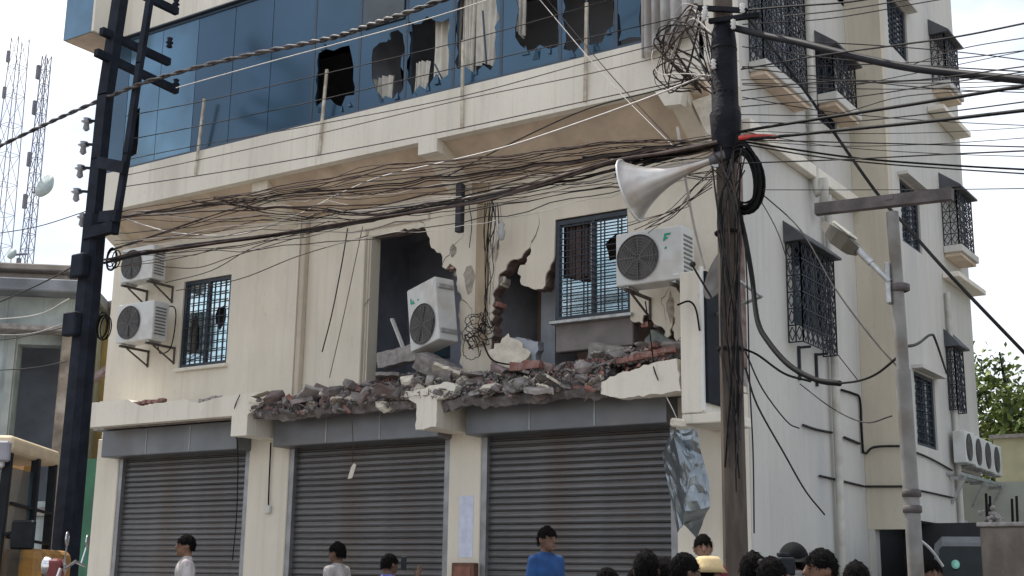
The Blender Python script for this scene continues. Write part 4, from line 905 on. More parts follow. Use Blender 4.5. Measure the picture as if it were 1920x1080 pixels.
cable('drop_wire', 'loose wire hanging down the left part of the slab fascia', [(450, 740), (440, 765), (441, 800), (446, 850), (444, 960), (436, 1050)], -.80, -.2, .008, blackp)
cable('hose', 'black hose curling from the lower left air conditioner', [(305, 575), (328, 578), (327, 620), (318, 655), (300, 662), (295, 640)], -.35, -.3, .010, blackp)
# things hanging in front of the column between the holes
s = MB(); p = at(861, 385, -.35); s.bbox(p.x-.05, p.x+.05, -.38, -.28, at(861, 435, -.35).z, at(861, 345, -.35).z, .01); s.build('channel_stub', mat('black_stub', (.02, .022, .03), .6, .2, 5), None, 'short black steel channel hanging under the cables at the broken column', 'steel channel')
s = MB(); p = at(940, 430, -.3); s.lathe([(.0, -.16), (.04, -.14), (.06, -.03), (.03, .02), (.05, .06), (.015, .12), (0, .14)], Matrix.Translation(p), 10); s.tube([p+Vector((0, 0, .1)), at(938, 385, -.4)], .008, 5); s.build('line_insulator', mat('white_clay', (.5, .5, .5), .4, .1, 5), None, 'white hanging insulator between the torn opening and the grilled window', 'insulator')
rr = random.Random(77)
for k_ in range(12):
    x = rr.uniform(872, 935); q = [(x, 375+rr.uniform(-8, 8))]
    for t in range(1, 6): q.append((x+(900-x)*t/9+rr.uniform(-9, 9), 375+t*48+rr.uniform(-8, 8)))
    cable('drop_wire', 'one of the loose wires trailing down the broken column', q[:rr.randint(3, 6)], -.5, -.12, rr.choice([.004, .006, .008]), rr.choice([greyc, brownc, blackp, whitec]), 'loose wires on the broken column')
s = MB()
for k_ in range(16):
    c = at(rr.uniform(880, 925), rr.uniform(600, 655), -.2); R_ = rr.uniform(.06, .17); ex = rr.uniform(.5, 1.3); ph = rr.uniform(0, 6.28); tl = rr.uniform(-.6, .6)
    s.tube([c+Vector((R_*math.cos(ph+a*.22), -.04-.05*math.sin(a*.35+tl), R_*ex*math.sin(ph+a*.22)+tl*R_*math.cos(ph+a*.22)))+Vector((rr.uniform(-.012, .012), 0, rr.uniform(-.012, .012))) for a in range(rr.randint(14, 34))], rr.choice([.004, .006, .009]), 4)
s.build('wire_tangle', greyc, None, 'tangled ball of dark wire hanging at the foot of the broken column', 'wire tangle')
cable('cable', 'thick cable end lying from the wire tangle over the rubble', [(905, 640), (920, 672), (945, 682), (985, 684)], -.28, -.4, .012, blackp)
cable('drop_wire', 'wire with a knot hanging past the right end of the broken slab fascia', [(1210, 565), (1222, 650), (1226, 690), (1234, 713)], -.5, -.8, .008, blackp)
cable('hose', 'black hose on the corner fin below the bracketed air conditioner', [(1270, 572), (1292, 565), (1305, 580), (1312, 620)], -.85, -.8, .012, blackp)
# ------- right hand runs
G2 = 'thin wires running off to the right'
cable('thick_cable', 'thickest black cable running from the pole top across the right sky', [(1375, 52), (1440, 68), (1500, 80), (1600, 105), (1700, 126), (1800, 138), (1940, 152)], -2.35, -3.6, .036, mat('thick_black_cable', (.014, .014, .018), .6, .4, 6, spec=.25), seg=8)
cable('thick_cable', 'black cable rising to the right above the red taped cable', [(1385, 248), (1440, 238), (1600, 213), (1740, 191), (1940, 158)], -2.35, -4.2, .016, blackp)
cable('thick_cable', 'black cable with a red taped end running right from the pole', [(1388, 262), (1440, 258), (1590, 243), (1740, 228), (1940, 205)], -2.35, -4.2, .016, blackp)
cable('red_tape', 'red tape wrapped on the cable beside the utility pole', [(1386, 259), (1415, 256), (1455, 257)], -2.40, -2.42, .026, redc)
cable('guy_cable', 'dark cable slanting down to the right across the side wall and sky', [(1392, 22), (1440, 80), (1510, 172), (1640, 357), (1700, 425), (1780, 515), (1940, 682)], -2.3, -3.4, .016, blackp)
for i, (pp, r_) in enumerate((([(1390, 265), (1500, 282), (1620, 298), (1780, 310), (1940, 319)], .011), ([(1390, 270), (1520, 292), (1640, 306), (1800, 318), (1940, 327)], .008), ([(1390, 262), (1540, 266), (1700, 270), (1940, 276)], .007), ([(1390, 306), (1560, 300), (1760, 290), (1940, 282)], .007),
        ([(1390, 130), (1540, 104), (1680, 85), (1800, 68), (1940, 40)], .009), ([(1390, 170), (1560, 152), (1720, 150), (1940, 122)], .006), ([(1470, 30), (1570, 20), (1700, 0), (1760, -8)], .007), ([(1500, 78), (1640, 85), (1800, 98), (1940, 115)], .006), ([(1390, 200), (1600, 182), (1760, 158), (1940, 132)], .006),
        ([(1390, 150), (1500, 148), (1700, 156), (1940, 152)], .005), ([(1390, 215), (1560, 214), (1700, 180), (1940, 166)], .005), ([(1430, 356), (1600, 356), (1800, 355), (1940, 353)], .004), ([(1390, 20), (1480, 12), (1580, 5), (1680, -10)], .010), ([(1700, 125), (1800, 92), (1940, 68)], .005))):
    cable('wire', ['upper', 'lower', 'straight', 'level', 'rising', 'faint', 'topmost', 'falling', 'slanting', 'flat', 'crossing', 'faint lowest', 'dark topmost', 'short rising'][i]+' wire of the run from the pole past the side wall, number %d from the pole foot up' % (i+1) if False else ['thin dark wire just under the red taped cable', 'second thin wire under the red taped cable', 'level wire crossing the sky right of the side wall', 'gently rising wire under the level one', 'wire rising past the middle side cage to the sky', 'faint wire between the thick cable and the taped cable', 'short wire leaving the picture top above the small cage', 'thin wire falling to the right under the top right cage', 'thin wire rising just above the lower thick pair', 'nearly flat faint wire behind the thickest cable', 'faint wire crossing the upper sill slabs', 'lowest faint level wire behind the lamp crossbar', 'dark wire leaving the picture above the corner cage', 'faint wire rising at the right edge of the sky'][i], pp, -2.35, -3.8 if pp[-1][1] < pp[0][1] else -1.0, r_, [blackp, greyc, greyc, greyc, greyc, greyc, greyc, greyc, greyc, greyc, greyc, greyc, blackp, greyc][i], G2)
cable('thick_cable', 'heavy black cable looping down from the pole across the side wall', [(1382, 385), (1396, 440), (1410, 520), (1420, 600), (1440, 640), (1480, 685), (1530, 712), (1575, 719)], -2.25, -3.4, .026, blackp, seg=8)
cable('wire', 'thin tail of the heavy cable loop rising to the lamp pole', [(1572, 719), (1610, 714), (1645, 700), (1685, 668)], -3.4, -4.95, .010, blackp)
cable('wire', 'dark wire sagging below the heavy loop to the side wall', [(1388, 652), (1420, 665), (1470, 700), (1520, 715)], -2.2, -2.6, .012, blackp)
cable('wire', 'wire slanting from the coil over the projecting side cage to the lamp pole', [(1425, 360), (1500, 430), (1565, 540), (1640, 640), (1700, 705)], -2.2, -4.9, .007, greyc)
cable('wire', 'thin wire from the coil down the side wall into the heavy loop', [(1420, 365), (1460, 440), (1500, 560), (1560, 650), (1610, 715)], -2.2, -2.0, .005, greyc)
cable('wire', 'slack wire hanging in a long curve low on the side wall', [(1398, 690), (1420, 760), (1470, 850), (1510, 920), (1546, 965)], -2.1, 1.2, .011, greyc)
cable('wire', 'second slack wire beside the long curve low on the side wall', [(1398, 660), (1430, 730), (1475, 790), (1498, 803)], -2.1, .8, .009, greyc)
cable('wire', 'thin wire curving from the side wall pipe to the lamp pole', [(1500, 720), (1560, 765), (1620, 792), (1672, 780)], -1.5, -4.6, .006, greyc)
cable('wire', 'wire hanging down the right flank of the utility pole', [(1395, 420), (1402, 560), (1405, 700), (1412, 850), (1414, 1000)], -2.2, -2.0, .008, greyc)
cable('wire', 'drooping wire between lamp pole and far side wall', [(1690, 650), (1720, 645), (1745, 628), (1755, 640), (1775, 700)], -4.9, 5.0, .014, greyc)
cable('guy_wire', 'thin guy wire slanting from the lamp pole foot to the right', [(1722, 1010), (1745, 1030), (1768, 1062)], -4.95, -4.8, .010, steel)
rw = random.Random(91)
for k_ in range(12):
    ya = rw.uniform(20, 330); yb = ya+rw.uniform(-110, 90)
    cable('wire', 'faint stray wire fanning from the utility pole across the side wall to the right', [(1392, ya), (1560, ya+(yb-ya)*.3+rw.uniform(4, 14)), (1750, ya+(yb-ya)*.66+rw.uniform(4, 12)), (1945, yb)], -2.3, rw.choice([-3.6, -1.5, .5]), rw.choice([.004, .005, .006]), greyc, 'faint stray wires to the right')
# coil of cable on the pole
s = MB(); rr = random.Random(3)
for k_ in range(11):
    c = at(1392+rr.uniform(-4, 6), 333+rr.uniform(-8, 8), PY-.05); R_ = .29+rr.uniform(-.04, .06); w_ = R_*rr.uniform(.42, .66)
    s.tube([c+Vector((w_*math.cos(a*.2618), -.06*math.sin(a*.2618)+k_*.006, R_*math.sin(a*.2618))) for a in range(25)], rr.choice([.008, .012, .018]), 5)
s.build('cable_coil', blackp, None, 'coil of black cable hung on the right side of the utility pole', 'cable coil')
for (px, py, l, R_) in ((206, 485, 'small coil of black cable on the left pole beside the upper air conditioner', .15), (190, 612, 'small coil of black cable on the left pole before the yellow wall', .17)):
    s = MB()
    for k_ in range(5):
        c = at(px+rr.uniform(-3, 3), py+rr.uniform(-3, 3), QY-.1); R2 = R_*rr.uniform(.8, 1.1)
        s.tube([c+Vector((R2*.7*math.cos(a*.2618), .02*k_, R2*math.sin(a*.2618))) for a in range(25)], .009, 5)
    s.build('cable_coil', blackp, None, l, 'cable coil')
# tangle at the pole top
for k_ in range(22):
    a = (rr.uniform(1225, 1300), rr.uniform(20, 140)); b = (rr.uniform(1318, 1345), rr.uniform(20, 170)); m1 = (rr.uniform(1225, 1310), rr.uniform(70, 175))
    cable('loop_wire', 'one of the loose wires looping to the left of the pole top', [b, ((a[0]+b[0])/2, min(a[1], b[1])-rr.uniform(-5, 25)), a, m1, (rr.uniform(1300, 1340), rr.uniform(130, 180))], PY-.1, -1.7, rr.choice([.004, .006, .009, .012]), rr.choice([greyc, blackp, whitec, greyc, brownc]), 'loose wires at the pole top', 6)
for k_ in range(18):
    x0 = rr.uniform(1325, 1400); cable('loop_wire', 'one of the strands lying along the utility pole shaft', [(x0, rr.uniform(255, 330)), (1345+rr.uniform(0, 45), 430+rr.uniform(-40, 40)), (1350+rr.uniform(0, 45), 620+rr.uniform(-40, 40)), (1358+rr.uniform(0, 40), rr.uniform(700, 930))], PY-.15, PY-.13, rr.choice([.005, .007, .010]), rr.choice([greyc, blackp, brownc, greyc]), 'strands along the utility pole shaft')
for k_ in range(9):
    cable('bundle_cable', 'short black strand of the bundle entering the utility pole from the left', [(1150+rr.uniform(-60, 40), 300+rr.uniform(-14, 30)), (1250, 285+rr.uniform(-10, 20)), (1350, 268+rr.uniform(-6, 10))], -2.42, -2.36, rr.choice([.008, .012, .016]), rr.choice([blackp, greyc]), 'strands entering the pole')
for k_ in range(7):
    cable('wire', 'thin wire fanning from the pole foot of the horn toward the air conditioner', [(1335, 315+k_*6), (1300+rr.uniform(-10, 10), 360+rr.uniform(-10, 20)), (1260+rr.uniform(-20, 20), 395+rr.uniform(-10, 20)), (1180+rr.uniform(-20, 60), 430+rr.uniform(-15, 15))], PY-.1, -.5, rr.choice([.004, .006]), rr.choice([greyc, brownc, blackp]), 'wires between horn and air conditioner')
for k_, pp in enumerate(([(-20, 440), (70, 425), (165, 395)], [(-20, 575), (80, 530), (160, 487)], [(-20, 600), (70, 590), (130, 560)], [(-20, 628), (60, 625), (135, 600)], [(-20, 640), (40, 632), (130, 612)], [(-20, 695), (60, 690), (125, 678)])):
    cable('wire', ['highest of the wires reaching the left pole from the picture edge', 'thick wire reaching the left pole at the upper box', 'pale wire sagging before the old house eave', 'second pale wire before the old house', 'third pale wire before the old house opening', 'lowest wire before the old house opening'][k_], pp, -1.5, -2.7, .012 if k_ == 1 else .008, [greyc, greyc, whitec, whitec, greyc, greyc][k_], 'wires at the left edge')
# ================================================================== LEFT: old house, yellow and green walls, masts
def frame_cam(px, py, dist):
    return CAM+ray(px, py)*dist
RZ = YAW
oh = empty('old_house', label='old grey green house with a dark doorway behind the left pole', cat='house')
c0 = frame_cam(70, 800, 25); oh.location = (c0.x, c0.y, 0); oh.rotation_euler = (0, 0, RZ+.12); oh.scale = (1.15, 1.15, 1.07)
old = mat('old_green_plaster', (.42, .48, .48), .95, .2, 1.5, stain=(.22, .25, .25), sscale=1.6, bump=.3, streak=(.12, .13, .13), samt=.6)
s = MB(); s.prism([[(-4, 0), (.62, 0), (.62, 6.3), (-4, 6.3)], [(-.42, 2.6), (.25, 2.6), (.25, 5.25), (-.42, 5.25)]], FM, 0, .3); s.build('wall', old, oh)
s = MB(); s.box(-4, .55, 1.8, 2.0, 0, 6.2); s.build('inner_wall', inter, oh)
s = MB(); s.box(.55, .62, .31, 4, 0, 6.3); s.build('end_wall', old, oh)
s = MB(); s.box(-.55, -.44, -.06, .1, 2.5, 5.4); s.build('door_jamb', mat('pale_jamb', (.36, .39, .38), .9, .15, 3), oh)
s = MB(); s.bbox(.27, .56, -.12, -.002, 0, 5.6, .02); s.build('peeled_column', mat('peeled_column', (.30, .26, .22), .95, .4, 3, stain=(.45, .43, .40), sscale=3, bump=.4), oh)
s = MB(); s.bbox(-4.2, .72, -.5, 4, 6.08, 6.30, .02); s.build('eave', mat('dark_eave', (.20, .22, .25), .9, .3, 2, bump=.3), oh)
s = MB(); s.bbox(-4.2, .10, .6, 3, 6.31, 6.66, .03); s.bbox(-4.3, .20, .4, 3.1, 6.66, 6.78, .02); s.build('roof_parapet', mat('old_parapet', (.30, .27, .25), .95, .3, 2, stain=(.10, .08, .07), sscale=2), oh)
s = MB(); s.bbox(-1.2, .6, -.42, -.002, 5.42, 5.52, .015); s.build('sunshade', rawc, oh)
s = MB(); s.box(-1.75, -.95, -.02, .02, 3.2, 4.9); wo = s.build('window', mat('old_shutter', (.10, .16, .18), .8, .2, 4), oh)
s = MB()
for k_ in range(7): s.bar((-1.7+k_*.117, -.04, 3.2), (-1.7+k_*.117, -.04, 4.9), .02)
s.build('window_bars', grillm, wo)
s = MB(); s.bbox(-4, .64, -.10, -.003, 2.35, 2.5, .01); s.build('plinth_band', rawc, oh)
yw = empty('yellow_wall_house', label='ochre yellow house wall seen between the left pole and the cream building', cat='house')
s = MB(); s.box(-23.5, -18.3, 2.2, 7, 0, 6.6); s.build('wall', mat('ochre_plaster', (.58, .44, .19), .95, .15, 1.5, stain=(.42, .38, .26), sscale=1.4), yw)
s = MB(); s.bbox(-23.7, -18.2, 2.0, 7.2, 6.6, 6.75, .02); s.build('roof_slab', rawc, yw)
s = MB(); s.bbox(-19.4, -17.85, .75, 1.0, .2, 3.5, .01); s.build('green_wall', mat('green_paint', (.07, .20, .12), .9, .2, 1.2, stain=(.06, .13, .09), sscale=2), None, 'green painted low wall beside the leftmost shutter pillar', 'wall')
a = at(165, 720, .3); b = at(210, 685, .3)
s = MB(); s.bar(a, b, .10, .10); s.build('broken_beam', mauve, None, 'broken masonry strut at the left end of the cream slab', 'rubble')
# lattice masts far away
def mast(px, y_top, y_bot, dist, w, label, dishes):
    base = frame_cam(px, y_bot, dist); top_ = frame_cam(px+(y_bot-y_top)*.06, y_top, dist); e = empty('lattice_mast', (base.x, base.y, 0), label=label, cat='mast')
    H_ = top_.z; lm = mat('mast_steel', (.17, .17, .20), .6, .2, 5)
    C4 = [(-1, -1), (1, -1), (1, 1), (-1, 1)]
    for (i, j) in C4:
        s = MB(); s.bar((i*w, j*w, 0), (i*w*.45, j*w*.45, H_), .035); s.build('leg', lm, e)
    s = MB(); n = int(H_/(w*2.2))
    for k_ in range(n):
        z0 = H_*k_/n; z1_ = H_*(k_+1)/n; wa = w*(1-.55*z0/H_); wb = w*(1-.55*z1_/H_)
        for q in range(4):
            (i, j), (i2, j2) = C4[q], C4[(q+1) % 4]
            s.bar((i*wa, j*wa, z0), (i2*wb, j2*wb, z1_), .02); s.bar((i*wa, j*wa, z0), (i2*wa, j2*wa, z0), .02)
    s.build('bracing', lm, e)
    for (f_, r_, off) in dishes:
        s = MB(); M_ = Matrix.Translation((off, -.3, H_*f_)) @ Matrix.Rotation(rad(75), 4, 'X')
        s.lathe([(0, -r_*.35), (r_*.6, -r_*.3), (r_, 0), (r_*1.02, .1), (0, .12)], M_, 16); s.build('dish', mat('mast_dish', (.35, .42, .42), .6, .1, 5), e)
        s = MB(); s.bar((0, 0, H_*f_), (off, -.2, H_*f_), .08); s.build('dish_arm', lm, e)
    for f_ in (.97, .9, .8, .72, .6):
        s = MB(); s.bbox(-w-.15, -w, -.2, .0, H_*f_-.35, H_*f_+.35, .03); s.build('panel_antenna', lm, e)
    return e
mast(50, 55, 480, 62, .32, 'thin telecom mast with a dish standing behind the old house', [(.735, .55, 1.3), (.62, .25, -.6)])
mast(-5, 15, 480, 75, .75, 'wider telecom mast cut by the left picture edge', [(.8, .5, -1.2)])
# ================================================================== BACKHOE LOADER
bh = empty('backhoe_loader', label='yellow backhoe loader with tan cab roof at the lower left edge', cat='backhoe loader')
c0 = frame_cam(-100, 1000, 15.6); bh.location = (c0.x, c0.y, 0); bh.rotation_euler = (0, 0, math.atan2(-(c0.y-CAM.y), -(c0.x-CAM.x))-rad(20))
yel = mat('machine_yellow', (.40, .20, .045), .55, .2, 4, stain=(.16, .11, .07), sscale=5, streak=(.10, .07, .05), samt=.7); tan_ = mat('cab_roof_tan', (.62, .50, .34), .6, .08, 4)
blk = mat('machine_black', (.014, .017, .021), .65, .3, 6, spec=.2); cabg = mat('cab_glass', (.06, .10, .12), .1, .2, 3, alpha=.55)
s = MB(); s.bbox(-1.4, 1.9, -.45, .45, .55, 1.0, .04); s.build('chassis', blk, bh)
s = MB(); vs = []
for x, w_, h_ in ((.45, .66, 1.78), (1.2, .64, 1.74), (1.75, .56, 1.60), (1.9, .48, 1.36)):
    vs += [(x, -w_, .95), (x, -w_, h_-.12), (x, -w_*.75, h_), (x, w_*.75, h_), (x, w_, h_-.12), (x, w_, .95)]
s.add(vs, [(i*6+k, i*6+(k+1) % 6, (i+1)*6+(k+1) % 6, (i+1)*6+k) for i in range(3) for k in range(6)]+[tuple(range(5, -1, -1)), tuple(range(18, 24))]); hd = s.build('hood', yel, bh)
for k_ in range(6):
    s = MB(); s.box(1.905, 1.92, -.28, .28, 1.0+k_*.045, 1.02+k_*.045); s.build('grille_slat', blk, hd)
ROOF = 2.78
s = MB(); s.bbox(-1.15, .62, -.82, .82, ROOF-.02, ROOF+.17, .06, 3); rf = s.build('cab_roof', tan_, bh)
s = MB(); s.bbox(.60, .70, -.80, .80, ROOF-.12, ROOF+.10, .02); s.build('roof_visor', mat('grey_visor', (.30, .30, .34), .6, .15, 5), rf)
for (x, y) in ((.5, -.74), (.5, .74), (-.35, -.78), (-.35, .78), (-1.08, -.76), (-1.08, .76)):
    s = MB(); s.bar((x+(.12 if x > 0 else 0), y*1.02, 1.0), (x, y, ROOF), .085); s.build('cab_pillar', blk, bh)
s = MB(); s.bbox(-1.1, .6, -.78, .78, 1.0, 1.28, .03); s.build('cab_base', blk, bh)
s = MB(); s.prism([[(-.70, 1.30), (.70, 1.30), (.68, 2.62), (-.68, 2.62)]], lambda u, v, t: (t-(v-1.3)*.05, u, v), .57, .58); s.build('front_window', cabg, bh)
for y in (-.77, .77):
    s = MB(); s.prism([[(-.30, 1.30), (.46, 1.30), (.44, 2.62), (-.30, 2.62)]], FM, y, y+.008); s.build('side_window', cabg, bh)
s = MB(); s.bbox(-.62, -.12, -.25, .25, 1.29, 1.55, .05); s.bbox(-.72, -.55, -.25, .25, 1.5, 2.15, .05); s.build('seat', blk, bh)
s = MB(); s.tube([(.15, 0, 1.3), (.32, 0, 1.75)], .03, 8); s.lathe([(.16, -.015), (.19, 0), (.16, .015)], Matrix.Translation((.33, 0, 1.77)) @ Matrix.Rotation(rad(-60), 4, 'Y'), 16); s.build('steering_wheel', blk, bh)
s = MB(); s.tube([(.95, .40, 1.6), (.95, .40, 2.35), (.95, .40, 2.62), (1.02, .40, 2.74)], [.055, .055, .045, .045], 12); s.build('exhaust_stack', blk, bh)
for y in (-.86, .86):
    s = MB(); s.bar((.55, y*.9, 1.9), (.85, y*1.25, 1.95), .03); s.bbox(.80, .86, y*1.25-.12, y*1.25+.12, 1.75, 2.05, .02); s.build('mirror', blk, bh)
    s = MB(); s.bbox(.56, .66, y*.75-.09, y*.75+.09, ROOF-.18, ROOF-.02, .02); s.build('work_light', mat('light_glass', (.6, .6, .6), .2, .1, 5), bh)
    s = MB(); s.bar((-.2, y*.72, 1.35), (1.5, y*.72, 1.45), .12, .20); s.bar((1.45, y*.72, 1.5), (2.3, y*.72, .6), .12, .20); s.build('loader_arm', yel, bh)
s = MB(); s.prism([[(2.2, .15), (2.9, .12), (2.75, .3), (2.5, .9), (2.3, .95)]], lambda u, v, t: (u, t, v), -1.1, 1.1); s.build('bucket', yel, bh)
def wheel(x, y, R_, w_):
    we = empty('wheel', (x, y, R_)); we.parent = bh; M_ = Matrix.Rotation(rad(90), 4, 'X')
    s = MB(); s.lathe([(R_*.55, -w_/2), (R_*.9, -w_/2), (R_, -w_*.35), (R_, w_*.35), (R_*.9, w_/2), (R_*.55, w_/2), (R_*.55, -w_/2)], M_, 28); s.build('tyre', blackp, we)
    s = MB(); s.lathe([(0, -w_*.2), (R_*.5, -w_*.3), (R_*.56, -w_*.45), (R_*.56, w_*.45), (R_*.5, w_*.3), (0, w_*.2)], M_, 20); s.build('rim', yel, we)
for y in (-.85, .85): wheel(-.75, y, .68, .42); wheel(1.35, y*.93, .42, .30)
s = MB(); s.bar((-1.4, 0, .9), (-2.2, 0, 2.9), .25, .25); s.bar((-2.2, 0, 2.9), (-2.9, 0, 1.2), .2, .2); s.build('backhoe_boom', yel, bh)
s = MB(); s.bbox(-1.35, -.1, .62, 1.02, 1.30, 1.78, .10, 3); s.build('rear_fender', yel, bh)
s = MB(); s.bbox(-1.35, -.1, -1.02, -.62, 1.30, 1.78, .10, 3); s.build('rear_fender', yel, bh)
for z in (1.85, 2.2):
    s = MB(); s.bar((-1.05, .80, z), (.45, .80, z+.04), .03); s.build('cab_rail', blk, bh)
# lamp cluster post beside it
c0 = frame_cam(143, 1035, 12.2)
s = MB(); s.tube([(c0.x, c0.y, 0), (c0.x, c0.y, c0.z)], .02, 8); mtb = empty('motorcycle', label='parked motorcycle with chrome mirrors just left of the leftmost pillar', cat='motorcycle')
# ================================================================== MOTORCYCLE (its handlebar shows at the lower edge)
mtb.location = (c0.x, c0.y, 0); mtb.rotation_euler = (0, 0, YAW+rad(185)); hz = c0.z
chrome = mat('chrome', (.6, .6, .62), .15, .05, 5, metal=.9); redp = mat('red_paint', (.16, .02, .02), .35, .1, 5)
s = MB(); s.tube([(0, -.36, hz-.12), (.05, -.2, hz-.08), (.1, 0, hz-.16), (.05, .2, hz-.08), (0, .36, hz-.12)], .014, 8); s.build('handlebar', chrome, mtb)
s = MB(); s.bbox(.10, .22, -.09, .09, hz-.26, hz-.06, .04, 3); s.build('headlamp_cowl', redp, mtb)
s = MB(); s.lathe([(0, .03), (.08, .02), (.09, 0), (.08, -.05)], Matrix.Translation((.25, 0, hz-.13)) @ Matrix.Rotation(rad(90), 4, 'Y'), 18); s.build('headlamp', chrome, mtb)
for y in (-.30, .30):
    s = MB(); s.tube([(.02, y, hz-.1), (.0, y*1.2, hz+.05)], .008, 6); s.lathe([(0, -.01), (.06, -.008), (.065, .0), (0, .012)], Matrix.Translation((.0, y*1.25, hz+.10)) @ Matrix.Rotation(rad(90), 4, 'Y'), 14); s.build('mirror', chrome, mtb)
s = MB(); s.bbox(-.55, .0, -.13, .13, hz-.48, hz-.24, .07, 3); s.build('fuel_tank', redp, mtb)
s = MB(); s.bbox(-1.2, -.5, -.13, .13, hz-.42, hz-.30, .05, 2); s.build('seat', blackp, mtb)
s = MB(); s.bbox(-.5, -.1, -.14, .14, .35, .75, .05, 2); s.bar((-.1, 0, .6), (.1, 0, hz-.3), .06); s.bar((-.4, 0, .7), (-1.1, 0, hz-.45), .06); s.build('engine_frame', blk, mtb)
for x in (.42, -.95):
    we = empty('wheel', (x, 0, .30)); we.parent = mtb; M_ = Matrix.Rotation(rad(90), 4, 'X')
    s = MB(); s.lathe([(.22, -.05), (.28, -.05), (.30, 0), (.28, .05), (.22, .05), (.22, -.05)], M_, 24); s.build('tyre', blackp, we)
    s = MB(); s.lathe([(0, -.04), (.05, -.04), (.06, 0), (.05, .04), (0, .04)], M_, 12)
    for k_ in range(6): s.bar((0, 0, 0), (.22*math.cos(k_*1.047), 0, .22*math.sin(k_*1.047)), .02)
    s.build('rim', chrome, we)
for y in (-.08, .08):
    s = MB(); s.tube([(.42, y, .30), (.10, y, hz-.14)], .02, 8); s.build('fork', chrome, mtb)
# ================================================================== RIGHT: van, concrete wall, far wall, trees
vn = empty('parked_van', label='grey van parked beyond the lamp pole with a green sticker on its windscreen', cat='van')
p = at(1828, 1000, 3.0); vn.location = (p.x, 3.0, 0); vn.rotation_euler = (0, 0, rad(16)); vn.scale = (.74, 1, 1)
gm = mat('van_grey_paint', (.13, .14, .15), .55, .15, 5); H_ = p.z
s = MB(); vs = []
for (y, zb_, zt2, w_) in ((-.05, .35, 1.00, .70), (.0, .30, 1.18, .74), (.42, .28, H_-.10, .73), (.6, .28, H_-.02, .72), (2.6, .28, H_, .72), (3.1, .35, H_-.06, .70)):
    vs += [(-w_, y, zb_), (-w_, y, (zt2+zb_)/2), (-w_*.93, y, zt2-.10), (-w_*.75, y, zt2), (w_*.75, y, zt2), (w_*.93, y, zt2-.10), (w_, y, (zt2+zb_)/2), (w_, y, zb_)]
s.add(vs, [(i*8+k, i*8+(k+1) % 8, (i+1)*8+(k+1) % 8, (i+1)*8+k) for i in range(5) for k in range(8)]+[tuple(range(7, -1, -1)), tuple(range(40, 48))], False); s.build('body', gm, vn)
s = MB(); k0 = (H_-.1-1.18)
s.prism([[(-.62, 1.22), (.62, 1.22), (.60, H_-.20), (.54, H_-.15), (-.54, H_-.15), (-.60, H_-.20)]], lambda u, v, t: (u, (v-1.18)/k0*.42-.012+t, v), -.008, .002); ws = s.build('windscreen', mat('van_glass', (.012, .018, .02), .25, .2, 3, spec=.2), vn)
s = MB(); s.lathe([(0, .004), (.07, .004), (.07, -.004)], Matrix.Translation((-.34, (1.80-1.18)/k0*.42-.03, 1.80)) @ Matrix.Rotation(rad(55), 4, 'X'), 18); s.build('sticker', mat('mint_sticker', (.25, .60, .48), .5, .1, 5), ws)
for x in (-.52, .52):
    s = MB(); s.lathe([(0, .05), (.09, .03), (.10, 0)], Matrix.Translation((x, -.045, .78)) @ Matrix.Rotation(rad(90), 4, 'X'), 16); s.build('headlight', chrome, vn)
    s = MB(); s.bar((x*1.4, .3, 1.35), (x*1.65, .15, 1.42), .03); s.bbox(x*1.65-.06, x*1.65+.06, .1, .16, 1.35, 1.6, .02); s.build('mirror', blk, vn)
    for y in (.45, 2.5):
        we = empty('wheel', (x*1.32, y, .27)); we.parent = vn
        q = MB(); q.lathe([(0, -.07), (.24, -.08), (.27, -.05), (.27, .05), (.24, .08), (0, .07)], Matrix.Rotation(rad(90), 4, 'Y'), 20); q.build('tyre', blackp, we)
        q = MB(); q.lathe([(0, -.085), (.14, -.082), (.15, 0), (.14, .082), (0, .085)], Matrix.Rotation(rad(90), 4, 'Y'), 16); q.build('rim', steel, we)
cwl = empty('concrete_wall', label='rough brown concrete boundary wall with rods at the lower right corner', cat='wall')
a = at(1836, 988, 1.0); zc = a.z
s = MB(); s.bbox(a.x, a.x+.62, 1.0, 1.25, 0, zc, .02); s.build('wall_panel', mat('dirty_concrete', (.20, .17, .145), .95, .35, 2.5, bump=.5, bscale=25, stain=(.09, .075, .065), sscale=3, stretch=(1, 1, .5)), cwl)
s = MB(); s.bbox(a.x+.63, a.x+4, 1.02, 1.22, 0, zc-.03, .02); s.build('wall_panel', MATS['dirty_concrete'], cwl)
s = MB(); s.bbox(a.x-.03, a.x+4, .98, 1.27, zc+.002, zc+.05, .01); s.build('coping', rawc, cwl)
for (px, pt) in ((1851, 925), (1858, 930), (1899, 935), (1908, 930), (1856, 945)):
    q = at(px, 985, 1.1); s = MB(); s.tube([(q.x, 1.1, zc), (q.x+.01, 1.1, at(px, pt, 1.1).z)], .016, 6); s.build('rod', blackp, cwl)
s = MB(); 
for k_ in range(40): s.ball((a.x+.12+rr.gauss(0, .05), 1.1+rr.gauss(0, .04), zc+.06+abs(rr.gauss(0, .06))), rr.uniform(.012, .03), 6)
s.build('mortar_lumps', rawc, cwl)
fb = empty('far_house', label='pale green yellow far house wall at the right edge behind the air conditioner row', cat='house')
a = at(1862, 825, 11); b = at(1880, 960, 11)
s = MB(); s.box(a.x, a.x+.85, 11, 16, 0, at(1890, 822, 11).z); s.build('wall', mat('lime_plaster', (.50, .48, .32), .95, .1, 2, stain=(.36, .36, .26), sscale=1.5), fb)
s = MB(); s.box(a.x+.86, a.x+4, 11.2, 16, 0, at(1890, 822, 11).z-.1); s.build('side_block', mat('teal_plaster', (.18, .40, .42), .95, .1, 2), fb)
s = MB(); s.box(a.x-.05, a.x+4.1, 10.9, 16.1, at(1890, 822, 11).z, at(1890, 815, 11).z); s.build('roof_slab', rawc, fb)
